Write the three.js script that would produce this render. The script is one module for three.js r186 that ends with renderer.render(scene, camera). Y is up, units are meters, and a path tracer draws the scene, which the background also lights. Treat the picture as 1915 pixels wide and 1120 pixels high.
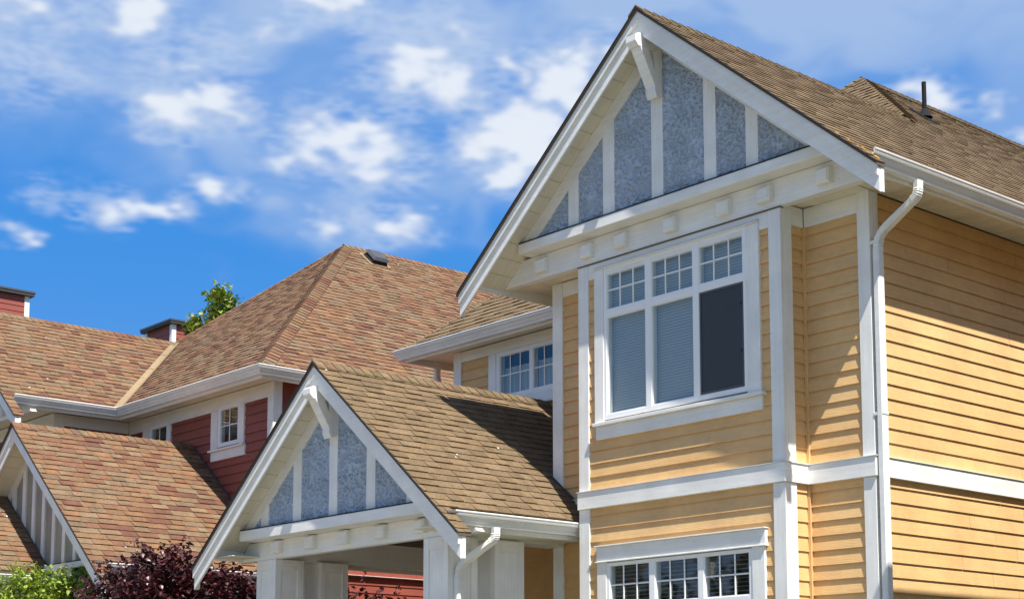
import * as THREE from 'three';
import { mergeGeometries } from 'three/addons/utils/BufferGeometryUtils.js';

// ---------------------------------------------------------------- camera, sky, sun, exposure
const scene = new THREE.Scene();
const camera = new THREE.PerspectiveCamera(2 * Math.atan(560 / 2987.8) * 180 / Math.PI, 1915 / 1120, 0.1, 2000);
camera.position.set(10.33, 1.6, 12.637);
camera.rotation.order = 'YXZ';
camera.rotation.set(0.122384, 0.856615, 0);
camera.setViewOffset(1915, 1120, 0, -414.4, 1915, 1120);      // the photograph's verticals are corrected: a shifted lens
camera.updateProjectionMatrix(); camera.updateMatrixWorld();

const renderer = new THREE.WebGLRenderer({ antialias: true });
renderer.setSize(1024, 598);
renderer.toneMapping = THREE.LinearToneMapping;
renderer.toneMappingExposure = 1.78;
renderer.shadowMap.enabled = true;

const SUN = new THREE.Vector3(0.4975, 0.8532, 0.1577).normalize();
const sun = new THREE.DirectionalLight(new THREE.Color(1.0, 0.958, 0.885), 4.9);
sun.position.copy(SUN).multiplyScalar(80).add(new THREE.Vector3(-8, 4, -3));
sun.target.position.set(-8, 4, -3);
sun.castShadow = true; sun.shadow.mapSize.set(4096, 4096);
Object.assign(sun.shadow.camera, { left: -30, right: 30, top: 30, bottom: -30, near: 1, far: 200 });
scene.add(sun, sun.target);

// ---------------------------------------------------------------- random numbers and noise
function rng(seed) { let a = seed >>> 0; return () => { a = (a + 0x6D2B79F5) | 0; let t = Math.imul(a ^ (a >>> 15), 1 | a); t = (t + Math.imul(t ^ (t >>> 7), 61 | t)) ^ t; return ((t ^ (t >>> 14)) >>> 0) / 4294967296; }; }
function h2(x, y, s) { let n = Math.imul(x, 374761393) + Math.imul(y, 668265263) + Math.imul(s, 974711); n = Math.imul(n ^ (n >>> 13), 1274126177); return ((n ^ (n >>> 16)) >>> 0) / 4294967296; }
const md = (a, n) => ((a % n) + n) % n;
function vn(x, y, s, px = 0, py = 0) {                          // value noise, tileable with period px, py
  const xi = Math.floor(x), yi = Math.floor(y); let fx = x - xi, fy = y - yi;
  fx = fx * fx * (3 - 2 * fx); fy = fy * fy * (3 - 2 * fy);
  const X = (k) => px ? md(xi + k, px) : xi + k, Y = (k) => py ? md(yi + k, py) : yi + k;
  const a = h2(X(0), Y(0), s), b = h2(X(1), Y(0), s), c = h2(X(0), Y(1), s), d = h2(X(1), Y(1), s);
  return (a + (b - a) * fx) * (1 - fy) + (c + (d - c) * fx) * fy;
}
function fbm(x, y, s, oct, px = 0, py = 0) { let v = 0, a = 0.5, t = 0; for (let i = 0; i < oct; i++) { v += a * vn(x, y, s + i, px, py); t += a; x *= 2; y *= 2; px *= 2; py *= 2; a *= 0.5; } return v / t; }
const sm = (a, b, x) => { const t = Math.min(1, Math.max(0, (x - a) / (b - a))); return t * t * (3 - 2 * t); };

// ---------------------------------------------------------------- sky (air and clouds), directions in degrees
{
  const W = 2048, H = 2048, data = new Float32Array(W * H * 4);
  const blobs = [[-151.41, 21, 1.44, .77, .95], [-150.07, 21.27, 1.35, .67, 1], [-151.97, 20.61, .96, .48, .6], [-146.36, 20.4, 1.44, .87, .9], [-144.38, 19.84, 1.54, .87, 1], [-145.37, 20.17, 2.12, .77, .8], [-141.84, 23.74, 1.73, .77, .7], [-142.23, 22.76, 1.83, .96, 1], [-141.23, 22.25, 1.35, .67, .9], [-139.23, 22.79, .67, .38, .7], [-138.53, 20.64, 1.83, 1.15, 1.1], [-139.63, 20.28, 1.35, .87, 1], [-139.03, 19.55, 1.15, .77, .9], [-137.03, 22.16, 1.44, 1.06, 1.05], [-135.83, 22.94, 1.35, .87, .8], [-152.84, 24.24, 1.06, .73, 1], [-145.84, 24.78, 1.44, .54, 1], [-156.57, 23.91, 2.69, .67, .6], [-147.89, 23.74, .62, .42, .7], [-153.75, 17.62, 1.06, .54, .8], [-152.03, 17.61, 1, .35, .9], [-150.19, 18.49, .92, .35, .8], [-143.37, 17.39, 1.35, .46, .85], [-144.36, 17.64, .58, .38, .6], [-142.69, 17.77, .54, .35, .7], [-145.98, 17.37, .58, .42, .75], [-157.14, 16.53, .54, .25, .8], [-156.59, 16.22, .25, .21, .8], [-123.92, 21.03, 1, .58, .95], [-123.37, 20.72, .58, .35, .7], [-121.85, 20.71, .42, .27, .75], [-120.81, 19.51, .35, .31, .8], [-143.61, 21.21, .87, .42, .5], [-155.88, 17.98, .87, .42, .5], [-156.5, 22.02, 2.31, 1.15, .4], [-151.08, 22.87, 2.31, .96, .4]];
  const R = rng(77);
  for (let k = 0; k < 110; k++) {                               // the same kind of small clouds all round
    const p = -180 + 360 * R(), e = 15.5 + 34 * Math.pow(R(), 1.4); if (p > -160 && p < -117 && e < 28) continue;
    const s = 1 + 2.2 * R() * (e / 30); blobs.push([p, e, s * 1.5 / Math.cos(e * Math.PI / 180), s * 0.75, .6 + .45 * R()]);
  }
  const bins = Array.from({ length: 72 }, () => []);
  for (const b of blobs) { const r = b[2] * 2.2 + 5; for (let k = Math.floor((b[0] - r + 180) / 5); k <= Math.floor((b[0] + r + 180) / 5); k++) bins[md(k, 72)].push(b); }
  for (let j = 0; j < H; j++) {
    const el = -90 + 180 * (j + .5) / H;
    for (let i = 0; i < W; i++) {
      const ph = -180 + 360 * (i + .5) / W, o = (j * W + i) * 4;
      const c = Math.cos(el * Math.PI / 180), dx = c * Math.cos(ph * Math.PI / 180), dz = c * Math.sin(ph * Math.PI / 180), dy = Math.sin(el * Math.PI / 180);
      const e = Math.max(el, 0);
      const t = Math.exp(-e / 8.5), u = sm(13, 42, e);
      // clear air: pale at the horizon, deep blue above
      const hz = sm(30, 75, e); let r = 0.020 + 0.66 * t * t - 0.004 * u, g = 0.155 + 0.56 * t * t - 0.048 * u - 0.062 * hz, b = 0.440 + 0.17 * t * t - 0.09 * u - 0.20 * hz;
      const cs = dx * SUN.x + dy * SUN.y + dz * SUN.z;
      const glow = 0.40 * Math.pow(Math.max(0, cs), 18) + 0.02 * Math.pow(Math.max(0, cs), 3); r += glow; g += glow * .98; b += glow * .92;
      if (el > 1) {
        const X = ph * 0.30, Y = el * 0.55;
        const w1 = fbm(X * .8 + 9, Y * .8, 11, 3) - .5, w2 = fbm(X * .8, Y * .8 + 5, 23, 3) - .5;
        const veilN = fbm(X * .55 + w1 * 1.6, Y * .75 + w2 * 1.6 + 3, 41, 5);
        let veil = sm(15.4, 21.5, el + (veilN - .5) * 7) * (0.45 + 0.75 * sm(.28, .72, veilN));
        veil *= 0.92 * (1 - 0.5 * sm(-132, -122, ph) * sm(26, 20, el) * sm(-100, -110, ph));
        veil *= 1 - .88 * sm(27, 42, el); const va = Math.min(.92, veil * .95);
        r += (0.215 - r) * va; g += (0.300 - g) * va; b += (0.455 - b) * va;
        let m = 0;
        const dxw = (fbm(X * 3.2, Y * 3.2, 51, 5) - .5) * 1.7, dyw = (fbm(X * 3.2 + 7, Y * 3.2, 61, 5) - .5) * 1.15;
        for (const q of bins[md(Math.floor((ph + 180) / 5), 72)]) {
          let a = ph - q[0]; if (a > 180) a -= 360; if (a < -180) a += 360;
          a = (a + dxw) / (q[2] * 1.30); const d = (el - q[1] + dyw) / (q[3] * 1.38), k = a * a + d * d; if (k < 4) m = Math.max(m, q[4] * Math.exp(-k * 1.15));
        }
        if (m > .03) {
          const n = fbm(X * 4.2 + w1, Y * 4.2 + w2, 71, 5);
          const dens = .95 * sm(.14, .98, m * 1.02 + (n - .52) * 1.05 * sm(.02, .30, m));
          const core = sm(.35, .95, dens);
          const cr = .31 + .15 * core, cg = .365 + .125 * core, cb = .47 + .065 * core;
          const wsp = Math.abs(fbm(X * 5.5 + w1 * 3, Y * 9 + w2 * 3, 91, 5) - .5) * 2; const thin = .42 * sm(.34, .02, wsp) * sm(.03, .35, m) * (1 - dens); r += (.34 - r) * thin; g += (.40 - g) * thin; b += (.51 - b) * thin;
          r += (cr - r) * dens; g += (cg - g) * dens; b += (cb - b) * dens;
        }
      } else if (el < 0) { r = .26; g = .30; b = .34; }
      data[o] = r; data[o + 1] = g; data[o + 2] = b; data[o + 3] = 1;
    }
  }
  const tex = new THREE.DataTexture(data, W, H, THREE.RGBAFormat, THREE.FloatType);
  tex.mapping = THREE.EquirectangularReflectionMapping; tex.magFilter = tex.minFilter = THREE.LinearFilter; tex.wrapS = THREE.RepeatWrapping; tex.needsUpdate = true;
  scene.background = tex; scene.environment = tex;
}

// ---------------------------------------------------------------- textures (uv in metres)
function tex(N, size, fn, color = true) {
  const d = new Uint8Array(N * N * 4);
  for (let j = 0; j < N; j++) for (let i = 0; i < N; i++) {
    const c = fn(i / N, j / N), o = (j * N + i) * 4;
    const a = Array.isArray(c) ? c : [c, c, c];
    for (let k = 0; k < 3; k++) d[o + k] = Math.max(0, Math.min(255, Math.round(a[k] * 255)));
    d[o + 3] = 255;
  }
  const t = new THREE.DataTexture(d, N, N); t.wrapS = t.wrapT = THREE.RepeatWrapping; t.magFilter = THREE.LinearFilter; t.minFilter = THREE.LinearMipmapLinearFilter; t.generateMipmaps = true;
  if (color) t.colorSpace = THREE.SRGBColorSpace; t.repeat.set(1 / size, 1 / size); t.needsUpdate = true; return t;
}
const granule = tex(512, 0.9, (u, v) => { const f = h2(Math.floor(u * 512), Math.floor(v * 512), 5), g = vn(u * 128, v * 128, 6, 128, 128), c = fbm(u * 6, v * 6, 8, 3, 6, 6); const k = .72 + .22 * (f - .5) + .26 * (g - .5) + .22 * (c - .5); return [k * 1.0, k * (.985 + .03 * (g - .5)), k * .97]; });
const granuleBump = tex(512, 0.9, (u, v) => .5 * h2(Math.floor(u * 512), Math.floor(v * 512), 5) + .5 * vn(u * 128, v * 128, 6, 128, 128), false);
const paint = tex(512, 1.6, (u, v) => { const s = fbm(u * 4, v * 64, 15, 3, 4, 64), c = fbm(u * 5, v * 5, 17, 4, 5, 5), p = Math.max(0, vn(u * 90, v * 90, 19, 90, 90) - .93) * 4; const k = .95 + .055 * (s - .5) + .11 * (c - .5) - .5 * p; return [k, k * .997, k * .985]; });
const paintBump = tex(512, 1.6, (u, v) => fbm(u * 8, v * 128, 21, 3, 8, 128) * .7 + .3 * fbm(u * 40, v * 40, 22, 2, 40, 40), false);
const lapMap = tex(512, 1.9, (u, v) => { const s = fbm(u * 6, v * 96, 25, 3, 6, 96), c = fbm(u * 4, v * 4, 27, 4, 4, 4), d = fbm(u * 30, v * 30, 28, 2, 30, 30); const k = .93 + .05 * (s - .5) + .09 * (c - .5) + .05 * (d - .5); return [k, k * (.995 + .015 * (c - .5)), k * .985]; });
const lapBump = tex(512, 0.8, (u, v) => { const w = fbm(u * 3, v * 8, 31, 2, 3, 8); return Math.abs(((v * 30 + w * 5) % 1) - .5) * .8 + .4 * fbm(u * 12, v * 120, 33, 2, 12, 120); }, false);
const stuccoMap = tex(512, 1.25, (u, v) => { const c = fbm(u * 7, v * 7, 43, 3, 7, 7), f = fbm(u * 120, v * 120, 44, 2, 120, 120); const k = .90 + .20 * (c - .5) + .22 * (f - .5); return [k * .98, k, k * 1.01]; });
const concreteMap = tex(512, 3, (u, v) => { const c = fbm(u * 5, v * 5, 47, 5, 5, 5), f = h2(Math.floor(u * 512), Math.floor(v * 512), 48); const k = .88 + .16 * (c - .5) + .12 * (f - .5); return [k, k * .985, k * .95]; });
const grassMap = tex(512, 2.5, (u, v) => { const c = fbm(u * 6, v * 6, 51, 5, 6, 6), f = vn(u * 150, v * 150, 52, 150, 150); const k = .7 + .4 * (c - .5) + .5 * (f - .5); return [k * .85, k, k * .6]; });

const lin = (r, g, b) => new THREE.Color().setRGB(r, g, b);
const M = {};
function mat(name, color, rough, extra = {}) { const m = new THREE.MeshStandardMaterial({ color, roughness: rough, metalness: 0, side: THREE.DoubleSide, ...extra }); m.name = name; M[name] = m; return m; }
mat('trim', lin(.87, .865, .845), .55, { map: paint, bumpMap: paintBump, bumpScale: .0008 });
mat('gutter', lin(.84, .84, .82), .38, { map: paint });
mat('soffit', lin(.78, .735, .60), .6, { map: paint, bumpMap: paintBump, bumpScale: .0015 });
mat('yellow', lin(.775, .49, .215), .62, { map: lapMap, bumpMap: lapBump, bumpScale: .0014 });
mat('yellow_warm', lin(.775, .482, .205), .62, { map: lapMap, bumpMap: lapBump, bumpScale: .0014 });
mat('yellow_pale', lin(.77, .50, .228), .62, { map: lapMap, bumpMap: lapBump, bumpScale: .0014 });
mat('red', lin(.30, .070, .046), .6, { map: lapMap, bumpMap: lapBump, bumpScale: .0014 });
mat('red_deep', lin(.285, .066, .044), .6, { map: lapMap, bumpMap: lapBump, bumpScale: .0014 });
mat('stucco', lin(.47, .535, .63), .9, { map: stuccoMap });
mat('taupe', lin(.34, .31, .26), .75, { map: paint });
mat('deck', lin(.10, .075, .055), .9);
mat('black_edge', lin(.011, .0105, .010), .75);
mat('shingle', lin(1, 1, 1), .93, { map: granule, bumpMap: granuleBump, bumpScale: .0022, vertexColors: true });
mat('valley', lin(.36, .27, .16), .55, { map: concreteMap });
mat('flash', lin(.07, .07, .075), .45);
mat('vinyl', lin(.82, .82, .81), .4);
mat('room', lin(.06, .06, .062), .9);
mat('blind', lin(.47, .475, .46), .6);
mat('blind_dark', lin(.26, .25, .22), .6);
mat('curtain', lin(.52, .54, .56), .9);
mat('screen', lin(.05, .056, .062), .5, { transparent: true, opacity: .66 });
M.glass = new THREE.MeshPhysicalMaterial({ color: lin(.93, .96, .95), roughness: .02, transmission: 1, thickness: 0, ior: 1.52, side: THREE.DoubleSide });
mat('chimney_cap', lin(.055, .06, .06), .6, { map: concreteMap });
mat('concrete', lin(.40, .375, .33), .9, { map: concreteMap });
mat('asphalt', lin(.06, .06, .06), .95, { map: concreteMap });
mat('grass', lin(.075, .10, .038), 1, { map: grassMap });
mat('bark', lin(.11, .085, .065), .9, { map: concreteMap });
mat('cedar', lin(.10, .068, .042), .7, { map: paint });
mat('pipe_black', lin(.006, .006, .006), .95);
mat('lichen', lin(.42, .22, .04), .95);
mat('metal_strip', lin(.6, .6, .6), .3, { metalness: .6 });

// ---------------------------------------------------------------- geometry helpers
const V3 = (x, y, z) => new THREE.Vector3(x, y, z);
function build(tris, uvs, cols) {
  const g = new THREE.BufferGeometry();
  g.setAttribute('position', new THREE.Float32BufferAttribute(tris, 3));
  const n = new Float32Array(tris.length), a = V3(), b = V3(), c = V3();
  for (let i = 0; i < tris.length; i += 9) {
    a.set(tris[i], tris[i + 1], tris[i + 2]); b.set(tris[i + 3], tris[i + 4], tris[i + 5]).sub(a); c.set(tris[i + 6], tris[i + 7], tris[i + 8]).sub(a); b.cross(c).normalize();
    for (let k = 0; k < 3; k++) { n[i + k * 3] = b.x; n[i + k * 3 + 1] = b.y; n[i + k * 3 + 2] = b.z; }
  }
  g.setAttribute('normal', new THREE.BufferAttribute(n, 3));
  if (!uvs) {
    uvs = [];
    for (let i = 0; i < tris.length; i += 3) {
      const X = Math.abs(n[i]), Y = Math.abs(n[i + 1]), Z = Math.abs(n[i + 2]);
      if (Z >= X && Z >= Y) uvs.push(tris[i], tris[i + 1]); else if (X >= Y) uvs.push(tris[i + 2], tris[i + 1]); else uvs.push(tris[i], tris[i + 2]);
    }
  }
  g.setAttribute('uv', new THREE.Float32BufferAttribute(uvs, 2));
  if (cols) g.setAttribute('color', new THREE.Float32BufferAttribute(cols, 3));
  return g;
}
function convex(pts, faces, flipUV) {                           // pts: arrays; outward faces found from the centroid
  const c = [0, 0, 0]; for (const p of pts) for (let k = 0; k < 3; k++) c[k] += p[k] / pts.length;
  const t = [];
  for (const f of faces) {
    const A = pts[f[0]], B = pts[f[1]], D = pts[f[2]];
    const e1 = [B[0] - A[0], B[1] - A[1], B[2] - A[2]], e2 = [D[0] - A[0], D[1] - A[1], D[2] - A[2]];
    const n = [e1[1] * e2[2] - e1[2] * e2[1], e1[2] * e2[0] - e1[0] * e2[2], e1[0] * e2[1] - e1[1] * e2[0]];
    const out = n[0] * (A[0] - c[0]) + n[1] * (A[1] - c[1]) + n[2] * (A[2] - c[2]) > 0;
    for (let i = 1; i < f.length - 1; i++) { const q = out ? [f[0], f[i], f[i + 1]] : [f[0], f[i + 1], f[i]]; for (const k of q) t.push(...pts[k]); }
  }
  const g = build(t); if (flipUV) { const u = g.attributes.uv; for (let i = 0; i < u.count; i++) u.setXY(i, u.getY(i), u.getX(i)); }
  return g;
}
const HEX = [[0, 1, 2, 3], [4, 5, 6, 7], [0, 1, 5, 4], [1, 2, 6, 5], [2, 3, 7, 6], [3, 0, 4, 7]];
const hexa = (p, f) => convex(p, HEX, f);
function box(x0, x1, y0, y1, z0, z1, c = .004) {
  if (x0 > x1) [x0, x1] = [x1, x0]; if (y0 > y1) [y0, y1] = [y1, y0]; if (z0 > z1) [z0, z1] = [z1, z0];
  const tall = (y1 - y0) > Math.max(x1 - x0, z1 - z0) * 1.2;     // grain runs along the board
  c = Math.min(c, (x1 - x0) * .3, (y1 - y0) * .3, (z1 - z0) * .3);
  if (c <= 0.0001) return hexa([[x0, y0, z0], [x1, y0, z0], [x1, y0, z1], [x0, y0, z1], [x0, y1, z0], [x1, y1, z0], [x1, y1, z1], [x0, y1, z1]], tall);
  const P = [], id = {};
  for (const sx of [0, 1]) for (const sy of [0, 1]) for (const sz of [0, 1]) {
    const X = sx ? x1 : x0, Y = sy ? y1 : y0, Z = sz ? z1 : z0, ix = X + (sx ? -c : c), iy = Y + (sy ? -c : c), iz = Z + (sz ? -c : c);
    id['' + sx + sy + sz] = P.length; P.push([X, iy, iz], [ix, Y, iz], [ix, iy, Z]);
  }
  const I = (a, b, d, k) => id['' + a + b + d] + k, F = [];
  for (const s of [0, 1]) { F.push([I(s, 0, 0, 0), I(s, 1, 0, 0), I(s, 1, 1, 0), I(s, 0, 1, 0)], [I(0, s, 0, 1), I(1, s, 0, 1), I(1, s, 1, 1), I(0, s, 1, 1)], [I(0, 0, s, 2), I(1, 0, s, 2), I(1, 1, s, 2), I(0, 1, s, 2)]); }
  for (const a of [0, 1]) for (const b of [0, 1]) {
    F.push([I(a, b, 0, 0), I(a, b, 1, 0), I(a, b, 1, 1), I(a, b, 0, 1)], [I(a, 0, b, 0), I(a, 1, b, 0), I(a, 1, b, 2), I(a, 0, b, 2)], [I(0, a, b, 1), I(1, a, b, 1), I(1, a, b, 2), I(0, a, b, 2)]);
    for (const d of [0, 1]) F.push([I(a, b, d, 0), I(a, b, d, 1), I(a, b, d, 2)]);
  }
  return convex(P, F, tall);
}
function prism(poly, lo, hi, axis = 'z', flip) {                 // convex polygon [a,b]; axis z: (x,y); axis x: (z,y); axis y: (x,z)
  const at = (p, h) => axis === 'z' ? [p[0], p[1], h] : axis === 'x' ? [h, p[1], p[0]] : [p[0], h, p[1]];
  const n = poly.length, P = [...poly.map(p => at(p, lo)), ...poly.map(p => at(p, hi))];
  const F = [poly.map((_, i) => i), poly.map((_, i) => n + i)]; for (let i = 0; i < n; i++) F.push([i, (i + 1) % n, n + (i + 1) % n, n + i]);
  return convex(P, F, flip);
}
function clipConvex(poly, region, minA = 2e-4) {                              // Sutherland-Hodgman; region ccw or cw
  let ar = 0; for (let i = 0; i < region.length; i++) { const a = region[i], b = region[(i + 1) % region.length]; ar += a[0] * b[1] - a[1] * b[0]; }
  const s = ar > 0 ? 1 : -1; let out = poly;
  for (let i = 0; i < region.length && out.length; i++) {
    const a = region[i], b = region[(i + 1) % region.length], q = [];
    const f = p => s * ((b[0] - a[0]) * (p[1] - a[1]) - (b[1] - a[1]) * (p[0] - a[0]));
    for (let k = 0; k < out.length; k++) {
      const A = out[k], B = out[(k + 1) % out.length], fa = f(A), fb = f(B);
      if (fa >= 0) q.push(A);
      if ((fa >= 0) !== (fb >= 0)) { const t = fa / (fa - fb); q.push([A[0] + (B[0] - A[0]) * t, A[1] + (B[1] - A[1]) * t]); }
    }
    out = q;
  }
  let area = 0; for (let i = 0; i < out.length; i++) { const a = out[i], b = out[(i + 1) % out.length]; area += a[0] * b[1] - a[1] * b[0]; }
  return Math.abs(area) > minA ? out : [];
}
function sweep(profile, pts, normals, closedEnds = true) {       // profile [[out,up]...]; pts plan path, normals per segment (plan)
  const rings = pts.map((p, i) => {
    const a = normals[Math.max(0, i - 1)], b = normals[Math.min(normals.length - 1, i)], d = 1 + a[0] * b[0] + a[1] * b[1];
    const n = [(a[0] + b[0]) / d, (a[1] + b[1]) / d];
    return profile.map(q => [p[0] + n[0] * q[0], p[1] + q[1], p[2] + n[1] * q[0]]);
  });
  const t = [], m = profile.length;
  for (let i = 0; i < rings.length - 1; i++) for (let k = 0; k < m; k++) { const A = rings[i][k], B = rings[i][(k + 1) % m], C = rings[i + 1][(k + 1) % m], D = rings[i + 1][k]; t.push(...A, ...B, ...C, ...A, ...C, ...D); }
  if (closedEnds) {
    const tri = THREE.ShapeUtils.triangulateShape(profile.map(q => new THREE.Vector2(q[0], q[1])), []);
    for (const r of [rings[0], rings[rings.length - 1]]) for (const f of tri) t.push(...r[f[0]], ...r[f[1]], ...r[f[2]]);
  }
  return build(t);
}
function pipe(path, w, d, crimp, side) {                         // rectangular downspout swept along 3-D points; side = vector across
  const t = [], S = V3(...side).normalize(), rings = [];
  path.forEach((p, i) => {
    const T = V3(...path[Math.min(i + 1, path.length - 1)]).sub(V3(...path[Math.max(i - 1, 0)])).normalize(), N = V3().crossVectors(S, T).normalize();
    const k = crimp ? crimp(i) : 1, r = .012, q = [];
    for (const [a, b] of [[-w / 2 + r, -d / 2], [w / 2 - r, -d / 2], [w / 2, -d / 2 + r], [w / 2, d / 2 - r], [w / 2 - r, d / 2], [-w / 2 + r, d / 2], [-w / 2, d / 2 - r], [-w / 2, -d / 2 + r]]) q.push([p[0] + S.x * a * k + N.x * b * k, p[1] + S.y * a * k + N.y * b * k, p[2] + S.z * a * k + N.z * b * k]);
    rings.push(q);
  });
  for (let i = 0; i < rings.length - 1; i++) for (let k = 0; k < 8; k++) { const A = rings[i][k], B = rings[i][(k + 1) % 8], C = rings[i + 1][(k + 1) % 8], D = rings[i + 1][k]; t.push(...A, ...B, ...C, ...A, ...C, ...D); }
  return build(t);
}
function add(parent, name, geoms, material, kind) {
  const gs = Array.isArray(geoms) ? geoms : [geoms];
  const m = new THREE.Mesh(gs.length > 1 ? mergeGeometries(gs) : gs[0], material); m.name = name; m.castShadow = m.receiveShadow = true;
  if (kind) m.userData.kind = kind; parent.add(m); return m;
}
function thing(name, label, category, group) { const g = new THREE.Group(); g.name = name; g.userData = { label, category }; if (group) g.userData.group = group; scene.add(g); return g; }

// on-screen size of a piece, to choose which shingles stand on their own
const tmp = V3();
function screenArea(P) { let a = 0; const q = P.map(p => { tmp.set(...p).project(camera); return [tmp.x * 512, tmp.y * 299]; }); for (const p of q) { p[0] = Math.max(-512, Math.min(512, p[0])); p[1] = Math.max(-299, Math.min(299, p[1])); } for (let i = 0; i < q.length; i++) { const A = q[i], B = q[(i + 1) % q.length]; a += A[0] * B[1] - A[1] * B[0]; } return Math.abs(a) / 2; }

// ---------------------------------------------------------------- shingles
const TAN = [[.220, .152, .080], [.205, .140, .073], [.230, .162, .088], [.196, .134, .072], [.224, .153, .078]];
const RED = [[.245, .136, .070], [.262, .142, .069], [.248, .166, .094], [.226, .156, .090], [.212, .103, .056], [.176, .076, .045], [.252, .148, .076], [.236, .124, .064], [.228, .146, .082]];
function makeSlope(o, pal, seed) {
  // o.O origin on the eave, o.U along the eave, o.V up the slope (unit), o.polys convex regions in (u,v)
  const R = rng(seed), e = o.e || .143, pieces = [], U = V3(...o.U), V = V3(...o.V), N = V3().crossVectors(U, V); if (N.y < 0) N.negate();
  let u0 = 1e9, u1 = -1e9, v1 = -1e9; for (const p of o.polys) for (const [a, b] of p) { u0 = Math.min(u0, a); u1 = Math.max(u1, a); v1 = Math.max(v1, b); }
  const vmin = Math.min(0, ...o.polys.flat().map(p => p[1]));
  for (let i = Math.floor(vmin / e); i * e < v1; i++) {
    let u = u0 - R() * .4, tooth = R() < .5, last = -1;
    while (u < u1) {
      const w = tooth ? .15 + .20 * R() : .17 + .26 * R(), va = i * e - (R() - .5) * .004, vb = va + e + .02;
      const hb = o.flat ? (tooth ? .0118 : .0085) + .002 * R() : (tooth ? .0175 : .0095) + .003 * R(), lift = .0005 + .0012 * R();
      const quad = [[u + .0025, va], [u + w - .0025, va], [u + w - .0025, vb], [u + .0025, vb]];
      let ci = Math.floor(R() * pal.length); if (ci === last && R() < .6) ci = (ci + 1) % pal.length; last = ci;
      const k = .92 + .16 * R(), col = pal[ci].map(c => c * k * 1.45), ou = R() * 3, ov = R() * 3;
      const t = [], uv = []; let area = 0, c3 = null;
      const P3 = (p, h) => [o.O[0] + U.x * p[0] + V.x * p[1] + N.x * h, o.O[1] + U.y * p[0] + V.y * p[1] + N.y * h, o.O[2] + U.z * p[0] + V.z * p[1] + N.z * h];
      for (const reg of o.polys) {
        const q = clipConvex(quad, reg); if (!q.length) continue;
        const H = p => lift + hb * Math.max(0, 1 - (p[1] - va) / (vb - va));
        const top = q.map(p => P3(p, H(p))), bot = q.map(p => P3(p, -.004)); area += screenArea(top); c3 = top[0];
        const flip = V3().crossVectors(V3(...top[1]).sub(V3(...top[0])), V3(...top[2]).sub(V3(...top[0]))).dot(N) < 0;
        const T = (A, B, C, a, b, c) => { if (flip) { t.push(...A, ...C, ...B); uv.push(a[0] + ou, a[1] + ov, c[0] + ou, c[1] + ov, b[0] + ou, b[1] + ov); } else { t.push(...A, ...B, ...C); uv.push(a[0] + ou, a[1] + ov, b[0] + ou, b[1] + ov, c[0] + ou, c[1] + ov); } };
        for (let k2 = 1; k2 < q.length - 1; k2++) T(top[0], top[k2], top[k2 + 1], q[0], q[k2], q[k2 + 1]);
        for (let k2 = 0; k2 < q.length; k2++) { const n2 = (k2 + 1) % q.length; T(top[k2], bot[k2], bot[n2], q[k2], q[k2], q[n2]); T(top[k2], bot[n2], top[n2], q[k2], q[n2], q[n2]); }
      }
      if (t.length && !(o.skip && o.skip(c3))) { const cols = []; for (let k2 = 0; k2 < t.length / 3; k2++) cols.push(...col); pieces.push({ g: build(t, uv, cols), area }); }
      u += w; tooth = !tooth;
    }
  }
  return pieces;
}
function caps(A, B, N1, N2, pal, seed, w = .15, e = .142) {      // cap shingles folded over a hip or ridge from A (low) to B; N1, N2 normals of the two slopes
  const R = rng(seed), a = V3(...A), dir = V3(...B).sub(a), L = dir.length(); dir.normalize(); const n1 = V3(...N1).normalize(), n2 = V3(...N2).normalize(), out = [];
  const d1 = V3().crossVectors(dir, n1), d2 = V3().crossVectors(dir, n2); if (d1.dot(n2) > 0) d1.negate(); if (d2.dot(n1) > 0) d2.negate();
  const up = n1.clone().add(n2).normalize();
  for (let s = 0; s < L - .02; s += e) {
    const col = pal[Math.floor(R() * pal.length)].map(c => c * (.92 + .16 * R()) * 1.45), s1 = Math.min(L, s + e + .05), ou = R() * 3, ov = R() * 3;
    const P = (k, side, h) => { const q = a.clone().addScaledVector(dir, k); if (side) q.addScaledVector(side, w); return q.addScaledVector(up, h).toArray(); };
    const t = [], uv = [], quad = (p, q, r, x) => { t.push(...p, ...q, ...r, ...p, ...r, ...x); uv.push(ou, ov, ou + .15, ov, ou + .15, ov + .2, ou, ov, ou + .15, ov + .2, ou, ov + .2); };
    const h0 = .030 + .004 * R(), h1 = .016;
    for (const d of [d1, d2]) {
      const a0 = P(s, null, h0), a1 = P(s1, null, h1), b0 = P(s, d, h0 + .004), b1 = P(s1, d, h1 - .002), c0 = P(s, null, h0 - .02), c1 = P(s1, null, h1 - .02), e0 = P(s, d, h0 - .022), e1 = P(s1, d, h1 - .022);
      quad(a0, b0, b1, a1); quad(a0, c0, e0, b0); quad(b0, e0, e1, b1);
    }
    const cols = []; for (let k = 0; k < t.length / 3; k++) cols.push(...col);
    out.push(build(t, uv, cols));
  }
  return out;
}
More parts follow.
